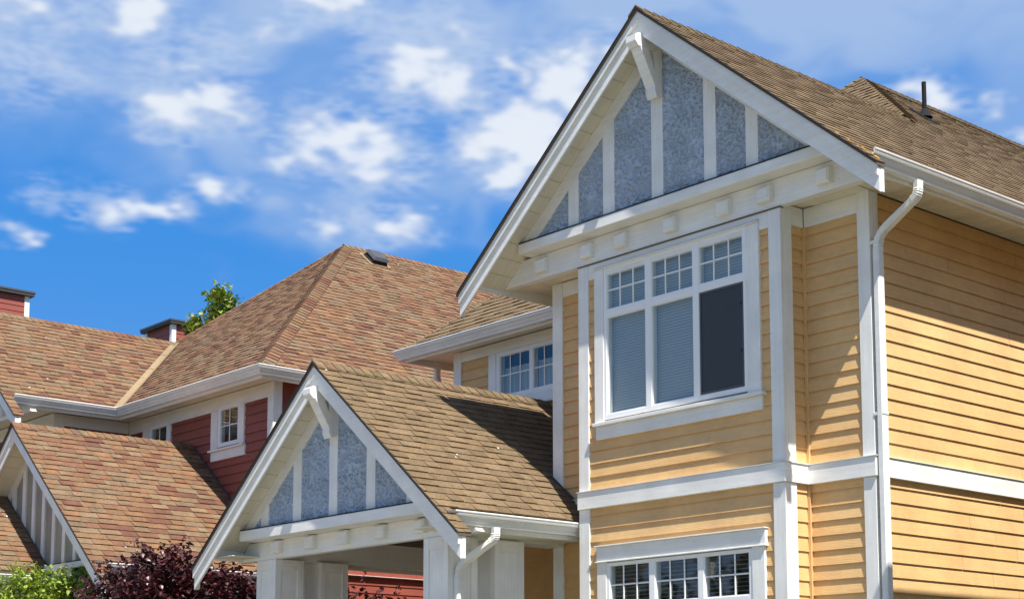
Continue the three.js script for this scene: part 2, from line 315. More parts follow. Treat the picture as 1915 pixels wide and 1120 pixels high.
function flecks(part, name, spots, Yat, seed, m) {                // dropped flakes of paint, lichen and leaf litter lying on a roof
  const R = rng(seed), g = [];
  for (const [x, z] of spots) { const n = 3 + Math.floor(R() * 3), y = Yat(x) + .02, r = .008 + .013 * R(), P = [], m2 = (Yat(x + .1) - Yat(x)) / .1; for (let k = 0; k < n; k++) { const a = 6.283 * k / n + R(), q = r * (.5 + R()); P.push([Math.cos(a) * q * .7, Math.sin(a) * q]); } g.push(convex([...P.map(p => [x + p[0], y + p[0] * m2, z + p[1]]), ...P.map(p => [x + p[0], y + p[0] * m2 + .006, z + p[1]])], [P.map((_, i) => i), P.map((_, i) => n + i), ...P.map((_, i) => [i, (i + 1) % n, n + (i + 1) % n, n + i])])); }
  add(part, name, g, m, 'stuff');
}
// each roof part keeps its largest shingles as pieces of their own; the rest of a house go into one field
function layShingles(house, list) {                              // list: [{part, pieces}]
  const all = []; for (const q of list) for (const p of q.pieces) all.push({ ...p, part: q.part });
  all.sort((a, b) => b.area - a.area);
  all.slice(0, 300).forEach(p => add(p.part, 'shingle', p.g, M.shingle));
  const rest = all.slice(300); if (rest.length) add(house, 'shingle_field', rest.map(p => p.g), M.shingle, 'stuff');
}
function layCaps(part, geoms) { geoms.forEach(g => add(part, 'cap_shingle', g, M.shingle)); }

// ---------------------------------------------------------------- lap siding, windows, gutters
// boards along an axis on a wall plane: facing '+z' (u = x) or '+x' (u = z)
let boards = [];
function layBoards(house, m) { boards.sort((a, b) => b.area - a.area); boards.slice(0, 300).forEach(q => add(q.wall, 'siding_board', q.g, q.m)); const rest = boards.slice(300); if (rest.length) add(house, 'siding_field', rest.map(q => q.g), m, 'stuff'); boards = []; }
function siding(wall, facing, plane, u0, u1, y0, y1, yRef, mats, seed, holes = [], e = .152) {
  const R = rng(seed), P = (u, y, out) => facing === '+z' ? [u, y, plane + out] : [plane + out, y, u];
  const k0 = Math.ceil((y0 - yRef) / e - 1);
  for (let k = k0; yRef + k * e < y1 - .004; k++) {
    let a = yRef + k * e, b = Math.min(a + e + .025, y1); const top = a + e >= y1; a = Math.max(a, y0); if (b - a < .012) continue;
    let runs = [[u0, u1]];
    for (const h of holes) if (b > h[2] && a < h[3]) runs = runs.flatMap(r => { const o = []; if (h[0] > r[0]) o.push([r[0], Math.min(r[1], h[0])]); if (h[1] < r[1]) o.push([Math.max(r[0], h[1]), r[1]]); return o.filter(q => q[1] - q[0] > .01); });
    for (const r of runs) {
      let s = r[1], first = true;
      while (s > r[0] + .01) {
        let L = first ? 1.2 + R() * 2.6 : 3.66; first = false; let t = Math.max(r[0], s - L); if (t - r[0] < .35) t = r[0];
        if (r[1] - r[0] < 3.3) t = r[0];
        const j = .0026, cut = Math.min(.012, (b - a) * .5), ob = (facing === '+z' ? .0325 : .0265) + .0015 * R(), ot = .026 - .0165 * (b - a) / (e + .025);
        const m = mats[Math.floor(R() * mats.length)];
        const fr = [P(t + j, a, ob), P(s - j, a, ob), P(s - j, b, ot), P(t + j, b, ot)];
        boards.push({ wall, m, area: screenArea(fr), g: hexa([P(t + j, a + cut, -.002), P(s - j, a + cut, -.002), P(s - j, a, ob), P(t + j, a, ob), P(t + j, b, -.002), P(s - j, b, -.002), P(s - j, b, ot), P(t + j, b, ot)]) });
        s = t;
      }
    }
  }
}
// front-facing window: lites [[x0,x1,y0,y1,cols,rows,type]], outer frame rect, depth planes
function windowFront(house, o) {
  const [fx0, fx1, fy0, fy1] = o.frame, zf = o.z, gz = zf - .030, bars = [];
  // vinyl frame: fill the frame rectangle around the lites
  const xs = [...new Set([fx0, fx1, ...o.lites.flatMap(l => [l[0], l[1]])])].sort((a, b) => a - b), ys = [...new Set([fy0, fy1, ...o.lites.flatMap(l => [l[2], l[3]])])].sort((a, b) => a - b);
  for (let i = 0; i < xs.length - 1; i++) {                      // columns of solid frame between lites
    let runs = [];
    for (let j = 0; j < ys.length - 1; j++) { const cx = (xs[i] + xs[i + 1]) / 2, cy = (ys[j] + ys[j + 1]) / 2; if (!o.lites.some(l => cx > l[0] && cx < l[1] && cy > l[2] && cy < l[3])) { if (runs.length && Math.abs(runs[runs.length - 1][1] - ys[j]) < 1e-6) runs[runs.length - 1][1] = ys[j + 1]; else runs.push([ys[j], ys[j + 1]]); } }
    for (const r of runs) bars.push(box(xs[i], xs[i + 1], r[0], r[1], zf - .10, zf - .0, .003));
  }
  const w = add(house, 'window', bars, M.vinyl);
  if (o.casing) for (const c of o.casing) add(w, 'casing', box(...c), M.trim);
  for (const l of o.lites) {
    const [x0, x1, y0, y1, nc, nr, type] = l;
    const s = .012;                                              // glazing bead: a step inside the frame
    add(w, 'glazing_bead', [box(x0, x0 + s, y0, y1, gz - .02, zf - .008, 0), box(x1 - s, x1, y0, y1, gz - .02, zf - .008, 0), box(x0 + s, x1 - s, y0, y0 + s, gz - .02, zf - .008, 0), box(x0 + s, x1 - s, y1 - s, y1, gz - .02, zf - .008, 0)], M.vinyl);
    add(w, 'pane', box(x0 + .002, x1 - .002, y0 + .002, y1 - .002, gz - .004, gz, 0), M.glass);
    const mz0 = gz + .002, mz1 = gz + .014;
    for (let k = 1; k < nc; k++) { const x = x0 + (x1 - x0) * k / nc; add(w, 'muntin', box(x - .0085, x + .0085, y0 + s, y1 - s, mz0, mz1, .002), M.vinyl); }
    for (let k = 1; k < nr; k++) { const y = y0 + (y1 - y0) * k / nr; for (let c = 0; c < nc; c++) add(w, 'muntin', box(x0 + (x1 - x0) * c / nc + (c ? .009 : s), x0 + (x1 - x0) * (c + 1) / nc - (c < nc - 1 ? .009 : s), y - .0085, y + .0085, mz0, mz1 - .001, .002), M.vinyl); }
    if (type === 'screen') {
      add(w, 'insect_screen', box(x0 + .02, x1 - .012, y0 + .02, y1 - .03, zf - .012, zf - .010, 0), M.screen);
      add(w, 'screen_frame', [box(x0 + .008, x0 + .03, y0 + .006, y1 - .006, zf - .016, zf - .004, 0), box(x1 - .022, x1 - .004, y0 + .006, y1 - .006, zf - .016, zf - .004, 0), box(x0 + .03, x1 - .022, y0 + .006, y0 + .03, zf - .016, zf - .004, 0), box(x0 + .03, x1 - .022, y1 - .03, y1 - .006, zf - .016, zf - .004, 0)], M.flash);
      for (const yy of [.33, .78]) add(w, 'screen_latch', box(x1 - .045, x1 - .022, y0 + (y1 - y0) * yy, y0 + (y1 - y0) * yy + .035, zf - .010, zf - .001, .002), M.black_edge);
    }
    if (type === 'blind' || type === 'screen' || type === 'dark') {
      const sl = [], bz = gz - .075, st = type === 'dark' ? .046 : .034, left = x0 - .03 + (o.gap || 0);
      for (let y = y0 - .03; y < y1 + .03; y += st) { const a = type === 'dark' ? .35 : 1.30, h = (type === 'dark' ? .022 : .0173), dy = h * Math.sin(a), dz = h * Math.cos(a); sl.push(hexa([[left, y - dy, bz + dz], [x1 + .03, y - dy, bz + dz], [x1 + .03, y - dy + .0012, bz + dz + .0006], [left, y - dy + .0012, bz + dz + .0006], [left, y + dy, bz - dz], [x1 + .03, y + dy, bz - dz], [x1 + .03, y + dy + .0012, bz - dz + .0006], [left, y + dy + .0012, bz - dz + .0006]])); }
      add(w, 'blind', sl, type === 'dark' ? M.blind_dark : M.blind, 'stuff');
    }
    if (type === 'curtain') {
      const t = [], n = 60; for (let k = 0; k < n; k++) { const X = q => x0 - .02 + (x1 - x0 + .04) * q / n, Z = q => gz - .10 + .012 * Math.sin(q * 1.9) + .006 * Math.sin(q * .7); const yt = y1 - (o.drop || 0) ; t.push(X(k), y0 - .03, Z(k), X(k + 1), y0 - .03, Z(k + 1), X(k + 1), yt, Z(k + 1), X(k), y0 - .03, Z(k), X(k + 1), yt, Z(k + 1), X(k), yt, Z(k)); }
      add(w, 'curtain', build(t), M.curtain);
    }
  }
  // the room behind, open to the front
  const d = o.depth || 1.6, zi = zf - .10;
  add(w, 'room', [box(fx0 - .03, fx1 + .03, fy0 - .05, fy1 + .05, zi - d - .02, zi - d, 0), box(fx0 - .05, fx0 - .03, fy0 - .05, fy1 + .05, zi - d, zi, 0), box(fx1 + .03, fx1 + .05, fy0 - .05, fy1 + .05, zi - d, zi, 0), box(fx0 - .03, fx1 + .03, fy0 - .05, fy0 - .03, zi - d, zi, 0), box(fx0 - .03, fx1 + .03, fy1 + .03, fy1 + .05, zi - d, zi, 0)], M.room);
  return w;
}
// K-style gutter: profile (out from the fascia, up from the lip height)
const GUT = [[0, -.020], [0, -.135], [.070, -.135], [.0765, -.128], [.0765, -.108], [.092, -.090], [.104, -.066], [.108, -.060], [.108, -.054], [.126, -.042], [.134, -.024], [.134, -.008], [.143, -.006], [.146, .004], [.140, .012], [.124, .012], [.120, .004], [.124, -.030], [.012, -.040], [.012, -.020]];
function gutter(house, pts, normals) { return add(house, 'gutter', sweep(GUT, pts, normals), M.gutter); }
function bendPath(p, n = 7) {                                    // rounded elbows through corner points
  const out = [p[0]];
  for (let i = 1; i < p.length - 1; i++) {
    const A = V3(...p[i - 1]), B = V3(...p[i]), C = V3(...p[i + 1]), r = Math.min(.13, A.distanceTo(B) * .48, B.distanceTo(C) * .48);
    const a = B.clone().addScaledVector(A.clone().sub(B).normalize(), r), c = B.clone().addScaledVector(C.clone().sub(B).normalize(), r);
    for (let k = 0; k <= n; k++) { const t = k / n; out.push([0, 1, 2].map(q => { const f = v => v.getComponent(q); return (1 - t) * (1 - t) * f(a) + 2 * t * (1 - t) * f(B) + t * t * f(c); })); }
  }
  out.push(p[p.length - 1]); return out;
}
function downspout(house, pts, side, w = .10, d = .075) {
  const path = bendPath(pts, 14), m = path.length, dp = add(house, 'downspout', pipe(path, w, d, i => (i > 0 && i < m - 1 && (i % 2)) ? .90 : 1, side), M.gutter);
  return dp;
}
// gable dress: rake boards, soffit planks, beam with blocks, ledge, battens, stucco panels
function stuccoSheet(poly, z0, amp, cell, seed) {               // rough-cast: a faceted sheet of small lumps over a convex outline
  let x0 = 1e9, x1 = -1e9, y0 = 1e9, y1 = -1e9; for (const [a, b] of poly) { x0 = Math.min(x0, a); x1 = Math.max(x1, a); y0 = Math.min(y0, b); y1 = Math.max(y1, b); }
  const t = [], H = (x, y) => { const wx = .5 * fbm(x * 14, y * 14, seed, 2), wy = .5 * fbm(x * 14 + 5, y * 14, seed + 3, 2), n = fbm(x * 31 + wx * 2, y * 37 + wy * 2, seed + 7, 3), r = 1 - Math.abs(2 * fbm(x * 17 + wy, y * 20 + wx, seed + 11, 2) - 1); return z0 + amp * (.95 * sm(.36, .60, n) + .22 * r * r + .14 * h2(Math.round(x * 400), Math.round(y * 400), seed)); };
  for (let x = x0; x < x1; x += cell) for (let y = y0; y < y1; y += cell) {
    const q = clipConvex([[x, y], [x + cell, y], [x + cell, y + cell], [x, y + cell]], poly, 1e-7); if (q.length < 3) continue;
    const P = q.map(p => [p[0], p[1], H(p[0], p[1])]);
    let ar = 0; for (let i = 0; i < q.length; i++) { const a = q[i], b = q[(i + 1) % q.length]; ar += a[0] * b[1] - a[1] * b[0]; }
    if (ar < 0) P.reverse(); for (let i = 1; i < P.length - 1; i++) t.push(...P[0], ...P[i], ...P[i + 1]);
  }
  return build(t);
}
function gableFront(house, g) {
  const { xc, yp, m, half, zr, zg, zb } = g;                     // peak (top of boards), pitch, half width to tails, rake front z, gable face z, beam face z
  const yT = x => yp - m * Math.abs(x - xc), H1 = g.h1, H2 = g.h2; g.beamL = xc - (yp - g.soff - g.ledgeTop) / m + .1; g.beamR = 2 * xc - g.beamL;
  for (const s of [-1, 1]) {
    const xt = xc + s * half, q = (a, b) => [[xc, yp - a], [xt, yT(xt) - a], [xt, yT(xt) - b], [xc, yp - b]];
    const rb = add(house, 'rake_board', prism(q(H1 * .35, H2), zr - .055, zr - .028, 'z'), M.trim);
    add(rb, 'rake_moulding', prism(q(.012, H1), zr - .0275, zr, 'z'), M.trim);
    add(rb, 'rake_moulding', prism([[xt - s * .03, yT(xt - s * .03) - .013], [xt + s * .004, yT(xt) - .014], [xt + s * .004, yT(xt) - H2 + .004], [xt - s * .03, yT(xt - s * .03) - H2 + .002]], zr - .10, zr - .0555, 'z'), M.trim);
    // drip edge, a dark line under the shingles
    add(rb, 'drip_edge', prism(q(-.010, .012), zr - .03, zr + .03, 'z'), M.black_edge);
    // soffit planks under the overhang
    const xs2 = xc + s * g.soffHalf, qs = (a, b) => [[xc, yp - a], [xs2, yT(xs2) - a], [xs2, yT(xs2) - b], [xc, yp - b]];
    const so = add(house, 'rake_soffit', prism(qs(g.soff - .03, g.soff - .012), zb - .11, zr - .056, 'z'), M.soffit);
    const cs = 1 / Math.sqrt(1 + m * m), pw = .235 * cs, n = Math.ceil(g.soffHalf / pw);
    for (let k = 0; k < n; k++) {
      const a = xc + s * (k * pw + .007), b = xc + s * (Math.min((k + 1) * pw, g.soffHalf) - .007); if (Math.abs(b - a) < .02) continue;
      add(so, 'soffit_plank', prism([[a, yT(a) - g.soff + .011], [b, yT(b) - g.soff + .011], [b, yT(b) - g.soff], [a, yT(a) - g.soff]], a < g.beamL || b < g.beamL || a > g.beamR || b > g.beamR ? zb - .105 : zg + .001, zr - .057, 'z'), M.soffit);
    }
  }
  // gable face: trim band along the rakes, stucco panels, battens
  const yo = x => yp - g.soff - m * Math.abs(x - xc), yi = x => yo(x) - g.band, y0 = g.ledgeTop;
  const xe = xc - (yo(xc) - y0) / m, xe2 = xc + (yo(xc) - y0) / m, xi = xc - (yi(xc) - y0) / m, xi2 = xc + (yi(xc) - y0) / m;
  const face = add(house, 'gable', prism([[xe, y0], [xe2, y0], [xc, yo(xc)]], zg - .12, zg - .035, 'z'), M.trim);
  add(face, 'gable_trim', prism([[xe, y0], [xi, y0], [xc, yi(xc)], [xc, yo(xc)]], zg - .0345, zg, 'z'), M.trim);
  add(face, 'gable_trim', prism([[xe2, y0], [xi2, y0], [xc, yi(xc)], [xc, yo(xc)]], zg - .0345, zg, 'z'), M.trim);
  const tri = [[xi, y0], [xi2, y0], [xc, yi(xc)]], bt = g.battens, edges = [xi - .1, ...bt.flat(), xi2 + .1];
  for (let k = 0; k < edges.length; k += 2) { const q = clipConvex([[edges[k], y0 - 1], [edges[k + 1], y0 - 1], [edges[k + 1], y0 + 9], [edges[k], y0 + 9]], tri); if (q.length) add(face, g.panelName || 'stucco_panel', g.panelMat ? prism(q, zg - .034, zg - g.recess, 'z') : stuccoSheet(q, zg - .0335, .0245, g.cell || .0105, 60 + k), g.panelMat || M.stucco); }
  for (const [a, b] of bt) { const q = clipConvex([[a, y0 - 1], [b, y0 - 1], [b, y0 + 9], [a, y0 + 9]], tri); if (q.length) add(face, 'batten', prism(q, zg - .0338, zg - .002, 'z', true), M.trim); }
  if (g.ledge) {
    const [lx0, lx1, ly0, ly1, lz] = g.ledge;
    const led = add(house, 'ledge', box(lx0, lx1, ly0, ly1 - .012, zb + .001, lz, .006), M.trim);
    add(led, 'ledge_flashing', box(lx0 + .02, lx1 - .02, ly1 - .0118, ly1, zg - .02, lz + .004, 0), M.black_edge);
  }
  if (g.beam) {
    const [bx0, bx1, by0, by1, ty] = g.beam;                     // bevelled ends follow the rakes
    const beam = add(house, 'beam', prism([[bx0, by0], [bx1, by0], [bx1 - ty, by1], [bx0 + ty, by1]], zb - .10, zb, 'z'), M.trim);
    for (const [a, b] of g.blocks) {
      const c = .022, z1 = zb + .088, zt = zb + .0005, ya = g.blockY[0], yb = g.blockY[1];
      add(beam, 'block', convex([[a, ya, zt], [b, ya, zt], [b, yb, zt], [a, yb, zt], [a, ya, zb + .066], [b, ya, zb + .066], [b, yb, zb + .066], [a, yb, zb + .066], [a + c, ya + c, z1], [b - c, ya + c, z1], [b - c, yb - c, z1], [a + c, yb - c, z1]], [[0, 1, 2, 3], [0, 1, 5, 4], [1, 2, 6, 5], [2, 3, 7, 6], [3, 0, 4, 7], [4, 5, 9, 8], [5, 6, 10, 9], [6, 7, 11, 10], [7, 4, 8, 11], [8, 9, 10, 11]]), M.trim);
    }
  }
  if (g.bracket) {                                               // knee brace under the peak
    const [a, b, yt, hz, pb] = g.bracket, z0 = zg + .001;
    add(house, 'bracket', [
      prism([[z0, yt - .15], [z0, yt], [hz - .02, yt], [hz + .03, yt - .03], [hz + .03, yt - .10], [hz - .02, yt - .15]], a, b, 'x'),
      prism([[z0, pb + .03], [z0, yt - .151], [z0 + .115, yt - .151], [z0 + .115, pb + .06], [z0 + .085, pb]], a + .001, b - .001, 'x', true),
      prism([[hz - .05, yt - .1505], [hz - .19, yt - .1505], [z0 + .1155, pb + .30], [z0 + .1155, pb + .12]], a + .002, b - .002, 'x')], M.trim);
  }
}

// ================================================================ ground
{
  const g = add(scene, 'ground', box(-150, 150, -.3, 0, -150, 150, 0), M.grass); g.userData = { kind: 'structure', label: 'lawn around the houses' };
  const p = add(scene, 'driveway', box(-60, 40, -.05, .05, 3.3, 14.5, 0), M.concrete); p.userData = { kind: 'structure', label: 'pale concrete drive in front of the houses' };
  const r = add(scene, 'road', box(-150, 150, -.05, .02, 14.6, 24, 0), M.asphalt); r.userData = { kind: 'structure', label: 'asphalt road' };
}

// ---------------------------------------------------------------- roof slopes
// slope that falls towards +x: eave at x = xd, y = yd; regions in (x, z)
function slopeX(house, name, o, pal, seed, zs) {
  const n = Math.hypot(1, o.m), z0 = o.z0, Y = x => o.yd + o.m * (o.xd - x);
  const part = add(house, name, o.regions.map(r => convex([...r.map(([x, z]) => [x, Y(x) - .012, z]), ...r.map(([x, z]) => [x, Y(x) - .034, z])], [r.map((_, i) => i), r.map((_, i) => r.length + i), ...r.map((_, i) => [i, (i + 1) % r.length, r.length + (i + 1) % r.length, r.length + i])])), M.deck);
  const pieces = makeSlope({ O: [o.xd, o.yd, z0], U: [0, 0, -1], V: [-1 / n, o.m / n, 0], polys: o.regions.map(r => r.map(([x, z]) => [z0 - z, (o.xd - x) * n])), skip: o.skip, flat: o.flat }, pal, seed);
  return { part, pieces };
}
// slope that falls towards +z: eave at z = zd, y = yd; regions in (x, z)
function slopeZ(house, name, o, pal, seed) {
  const n = Math.hypot(1, o.m), x0 = o.x0, Y = z => o.yd + o.m * (o.zd - z);
  const part = add(house, name, o.regions.map(r => convex([...r.map(([x, z]) => [x, Y(z) - .012, z]), ...r.map(([x, z]) => [x, Y(z) - .034, z])], [r.map((_, i) => i), r.map((_, i) => r.length + i), ...r.map((_, i) => [i, (i + 1) % r.length, r.length + (i + 1) % r.length, r.length + i])])), M.deck);
  const pieces = makeSlope({ O: [x0, o.yd, o.zd], U: [1, 0, 0], V: [0, o.m / n, -1 / n], polys: o.regions.map(r => r.map(([x, z]) => [x - x0, (o.zd - z) * n])), skip: o.skip }, pal, seed);
  return { part, pieces };
}
function plainSlope(house, name, P) {                            // far side of a roof: four corners
  const b = P.map(p => [p[0], p[1] - .034, p[2]]); return add(house, name, hexa([...P.map(p => [p[0], p[1] - .012, p[2]]), ...b]), M.deck);
}
function cornerBoard(house, boxes) { return boxes.map(b => add(house, 'corner_board', box(...b), M.trim)); }
function wallHoles(x0, x1, y0, y1, z0, z1, holes) {              // front wall with rectangular openings, as boxes
  const ys = [...new Set([y0, y1, ...holes.flatMap(h => [h[2], h[3]])])].sort((a, b) => a - b), out = [];
  for (let j = 0; j < ys.length - 1; j++) {
    const c = (ys[j] + ys[j + 1]) / 2, hs = holes.filter(h => c > h[2] && c < h[3]).sort((a, b) => a[0] - b[0]); let x = x0;
    for (const h of hs) { if (h[0] > x) out.push(box(x, h[0], ys[j], ys[j + 1], z0, z1, 0)); x = h[1]; }
    if (x < x1) out.push(box(x, x1, ys[j], ys[j + 1], z0, z1, 0));
  }
  return out;
}
function column(house, x0, x1, z0, z1, y1) {
  const c = add(house, 'column', box(x0 + .014, x1 - .014, .1, y1, z0 + .014, z1 - .014, .002), M.trim), s = .095, yt = y1 - .145;
  for (const [a, b] of [[x0, x0 + s], [x1 - s, x1]]) { add(c, 'stile', box(a, b, .1, y1 - .001, z1 - .0135, z1, .003), M.trim); add(c, 'stile', box(a, b, .1, y1 - .001, z0, z0 + .0135, .003), M.trim); }
  add(c, 'rail', box(x0 + s + .001, x1 - s - .001, yt, y1 - .001, z1 - .0135, z1 - .001, .003), M.trim);
  for (const [a, b] of [[z0 + .014, z0 + s], [z1 - s, z1 - .014]]) { add(c, 'stile', box(x1 - .0135, x1, .1, y1 - .001, a, b, .003), M.trim); add(c, 'stile', box(x0, x0 + .0135, .1, y1 - .001, a, b, .003), M.trim); }
  add(c, 'rail', box(x1 - .0135, x1 - .001, yt, y1 - .001, z0 + s + .001, z1 - s - .001, .003), M.trim);
  add(c, 'rail', box(x0 + .001, x0 + .0135, yt, y1 - .001, z0 + s + .001, z1 - s - .001, .003), M.trim);
  add(c, 'base', box(x0 - .03, x1 + .03, .05, .28, z0 - .03, z1 + .03, .006), M.trim);
  return c;
}

// ================================================================ the yellow house
{
  const Y = thing('yellow_house', 'yellow clapboard house with white trim, brown shingle roof and blue-grey stucco gables', 'house');
  const YM = [M.yellow, M.yellow, M.yellow_warm, M.yellow_pale];
  const yRef = 4.205;

  // --- walls and clapboards
  const winU = [-2.655, -.495, 5.0, 6.79], winL = [-2.635, -.475, 2.02, 3.345];
  const hole = w => [w[0] - .055, w[1] + .055, w[2] - .055, w[3] + .055];
  const bay = add(Y, 'wall', wallHoles(-3.04, -.065, .25, 6.93, -.25, -.075, [hole(winU), hole(winL)]), M.trim);
  const hb = w => [w[0] - .05, w[1] + .05, w[2] - .05, w[3] + .05];
  siding(bay, '+z', -.074, -2.93, -.19, 4.205, 6.70, yRef, YM, 11, [hb(winU)]);
  siding(bay, '+z', -.074, -2.93, -.19, .3, 3.99, yRef - .152 * 26 + .004, YM, 12, [hb(winL)]);
  const ret = add(Y, 'wall', box(-.22, -.066, .25, 6.93, -.45, -.251, 0), M.trim);
  siding(ret, '+x', -.0655, -.41, -.20, 4.205, 6.73, yRef, YM, 13); siding(ret, '+x', -.0655, -.41, -.20, .3, 3.99, yRef - .152 * 26 + .004, YM, 14);
  add(Y, 'wall', box(-3.04, -2.86, .25, 6.93, -.60, -.251, 0), M.yellow);
  const fr = add(Y, 'wall', box(-.221, .775, .25, 6.93, -.62, -.4565, 0), M.trim);
  siding(fr, '+z', -.456, -.03, .69, 4.205, 6.73, yRef, YM, 15); siding(fr, '+z', -.456, -.03, .69, .3, 3.99, yRef - .152 * 26 + .004, YM, 16);
  const fl = add(Y, 'wall', box(-3.91, -3.041, .25, 6.93, -.62, -.4565, 0), M.trim);
  siding(fl, '+z', -.456, -3.79, -3.05, 4.205, 6.74, yRef, YM, 17); siding(fl, '+z', -.456, -3.79, -3.05, .3, 3.99, yRef - .152 * 26 + .004, YM, 18);
  const rw = add(Y, 'wall', box(.60, .7745, .25, 6.94, -20, -.6205, 0), M.trim);
  siding(rw, '+x', .774, -7.2, -.55, 4.205, 6.935, yRef, YM, 19); siding(rw, '+x', .774, -7.2, -.55, .3, 3.99, yRef - .152 * 26 + .004, YM, 20);
  add(Y, 'wall', box(.7746, .79, .3, 6.93, -20, -7.205, 0), M.yellow);
  add(Y, 'wall', box(-3.91, -3.74, .25, 6.93, -2.0, -.6205, 0), M.yellow);
  const winR = [-6.735, -5.20, 6.07, 6.765];
  const rear = add(Y, 'wall', wallHoles(-7.66, -3.912, .25, 6.93, -2.05, -1.8965, [hole(winR)]), M.trim);
  siding(rear, '+z', -1.896, -7.56, -3.92, .3, 6.76, yRef, YM, 21, [hb(winR)]);
  add(Y, 'wall', box(-7.66, -7.5, .25, 6.93, -20, -2.051, 0), M.yellow);
  add(Y, 'wall', box(-7.66, .77, .25, 6.93, -20.15, -20.001, 0), M.yellow);
  const found = add(Y, 'foundation', [box(-3.0, -.1, .0, .26, -.5, -.09, 0), box(-3.85, .74, .0, .255, -19.9, -.5005, 0), box(-7.6, -3.8505, .0, .255, -19.9, -1.92, 0)], M.concrete);

  // --- corner boards, friezes, belt
  cornerBoard(Y, [
    [-3.088, -2.918, 4.206, 6.888, -.10, -.03], [-3.088, -2.918, .26, 3.988, -.10, -.03],
    [-.185, -.02, 4.206, 6.888, -.0998, -.03], [-.185, -.02, .26, 3.988, -.0998, -.03],
    [-.0555, -.0202, 4.206, 6.938, -.215, -.1002], [-.0555, -.0202, .26, 3.988, -.215, -.1002],
    [.667, .82, 4.206, 6.938, -.485, -.41], [.667, .82, .26, 3.988, -.485, -.41],
    [.765, .8198, 4.206, 6.938, -.567, -.4852], [.765, .8198, .26, 3.988, -.567, -.4852],
    [-3.957, -3.777, .26, 6.928, -.485, -.41], [-7.705, -7.53, .26, 6.928, -1.93, -1.85],
  ]);
  add(Y, 'frieze', box(-2.917, -.186, 6.70, 6.888, -.10, -.034), M.trim);
  add(Y, 'frieze', box(-.0195, .666, 6.732, 6.936, -.485, -.414), M.trim);
  add(Y, 'frieze', box(-.065, -.024, 6.732, 6.936, -.4135, -.2155), M.trim);
  add(Y, 'frieze', box(-3.776, -3.06, 6.742, 6.926, -.485, -.414), M.trim);
  add(Y, 'frieze', box(-7.529, -3.96, 6.768, 6.926, -1.93, -1.856), M.trim);
  add(Y, 'corner_trim', [box(-.05, -.008, 4.206, 6.731, -.45, -.408, .004), box(-.05, -.008, .26, 3.988, -.45, -.408, .004)], M.yellow_warm);
  const belt = add(Y, 'belt_board', [box(-3.088, 0, 3.99, 4.19, -.09, 0, .004), box(-.05, .0, 3.99, 4.19, -.384, -.0905, .004), box(-.05, .84, 3.99, 4.19, -.47, -.3845, .004), box(.78, .8398, 3.99, 4.19, -14, -.4705, .004), box(-3.957, -3.0885, 3.99, 4.19, -.47, -.3845, .004)], M.trim);
  const cap = (x0, x1, z0, z1) => add(belt, 'belt_flashing', hexa([[x0, 4.1905, z0], [x1, 4.1905, z0], [x1, 4.1905, z1], [x0, 4.1905, z1], [x0, 4.2045, z0], [x1, 4.2045, z0], [x1, 4.1985, z1], [x0, 4.1985, z1]]), M.gutter);
  cap(-3.098, .012, -.09, .012); cap(-.04, .012, -.3725, -.0905); cap(-.04, .852, -.46, -.373); cap(-3.967, -3.0985, -.46, -.373);
  add(belt, 'belt_flashing', hexa([[.78, 4.1905, -14], [.852, 4.1905, -14], [.852, 4.1905, -.4605], [.78, 4.1905, -.4605], [.78, 4.2045, -14], [.852, 4.1985, -14], [.852, 4.1985, -.4605], [.78, 4.2045, -.4605]]), M.gutter);

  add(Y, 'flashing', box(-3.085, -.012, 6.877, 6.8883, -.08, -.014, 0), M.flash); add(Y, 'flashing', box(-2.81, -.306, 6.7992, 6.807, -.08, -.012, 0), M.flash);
  // --- windows
  const L3 = (y0, y1, nc, nr, t) => [[-2.612, -1.982, y0, y1, nc, nr, t], [-1.897, -1.256, y0, y1, nc, nr, t], [-1.174, -.538, y0, y1, nc, nr, t]];
  const up = L3(5.056, 6.20, 1, 1, 'blind'); up[2][6] = 'screen';
  windowFront(Y, { frame: winU, z: -.028, lites: [...L3(6.283, 6.75, 3, 2, 'blind'), ...up],
    casing: [[-2.806, -2.6555, 4.968, 6.785, -.095, -.018], [-.4945, -.31, 4.968, 6.785, -.095, -.018], [-2.792, -.298, 4.778, 4.928, -.095, -.018], [-2.80, -.268, 4.9285, 4.9675, -.075, .032], [-2.815, -.302, 6.7855, 6.799, -.08, .004, .002], [-3.09, -.005, 6.8885, 6.8975, -.08, .0, .002]] });
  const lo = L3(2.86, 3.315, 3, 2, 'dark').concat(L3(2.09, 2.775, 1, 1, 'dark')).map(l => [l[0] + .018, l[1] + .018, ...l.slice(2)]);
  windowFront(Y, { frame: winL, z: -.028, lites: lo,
    casing: [[-2.785, -2.6355, 2.0, 3.352, -.095, -.018], [-.4745, -.303, 2.0, 3.352, -.095, -.018], [-2.785, -.283, 3.366, 3.532, -.095, -.008], [-2.80, -.272, 3.5325, 3.545, -.08, .022, .002], [-2.798, -.275, 3.3525, 3.3655, -.08, .008, .002], [-2.80, -.27, 1.96, 1.9995, -.075, .03], [-2.785, -.303, 1.82, 1.9595, -.095, -.02]] });
  windowFront(Y, { frame: winR, z: -1.853, depth: 1.2, drop: .16, lites: [[-6.66, -6.015, 6.13, 6.715, 3, 2, 'curtain'], [-5.945, -5.28, 6.13, 6.715, 3, 2, 'curtain']],
    casing: [[-6.90, -6.7355, 5.93, 6.766, -1.92, -1.845], [-5.199, -5.04, 5.93, 6.766, -1.92, -1.845], [-6.92, -5.03, 5.90, 5.929, -1.92, -1.81], [-6.7354, -5.1995, 5.93, 6.069, -1.92, -1.846]] });
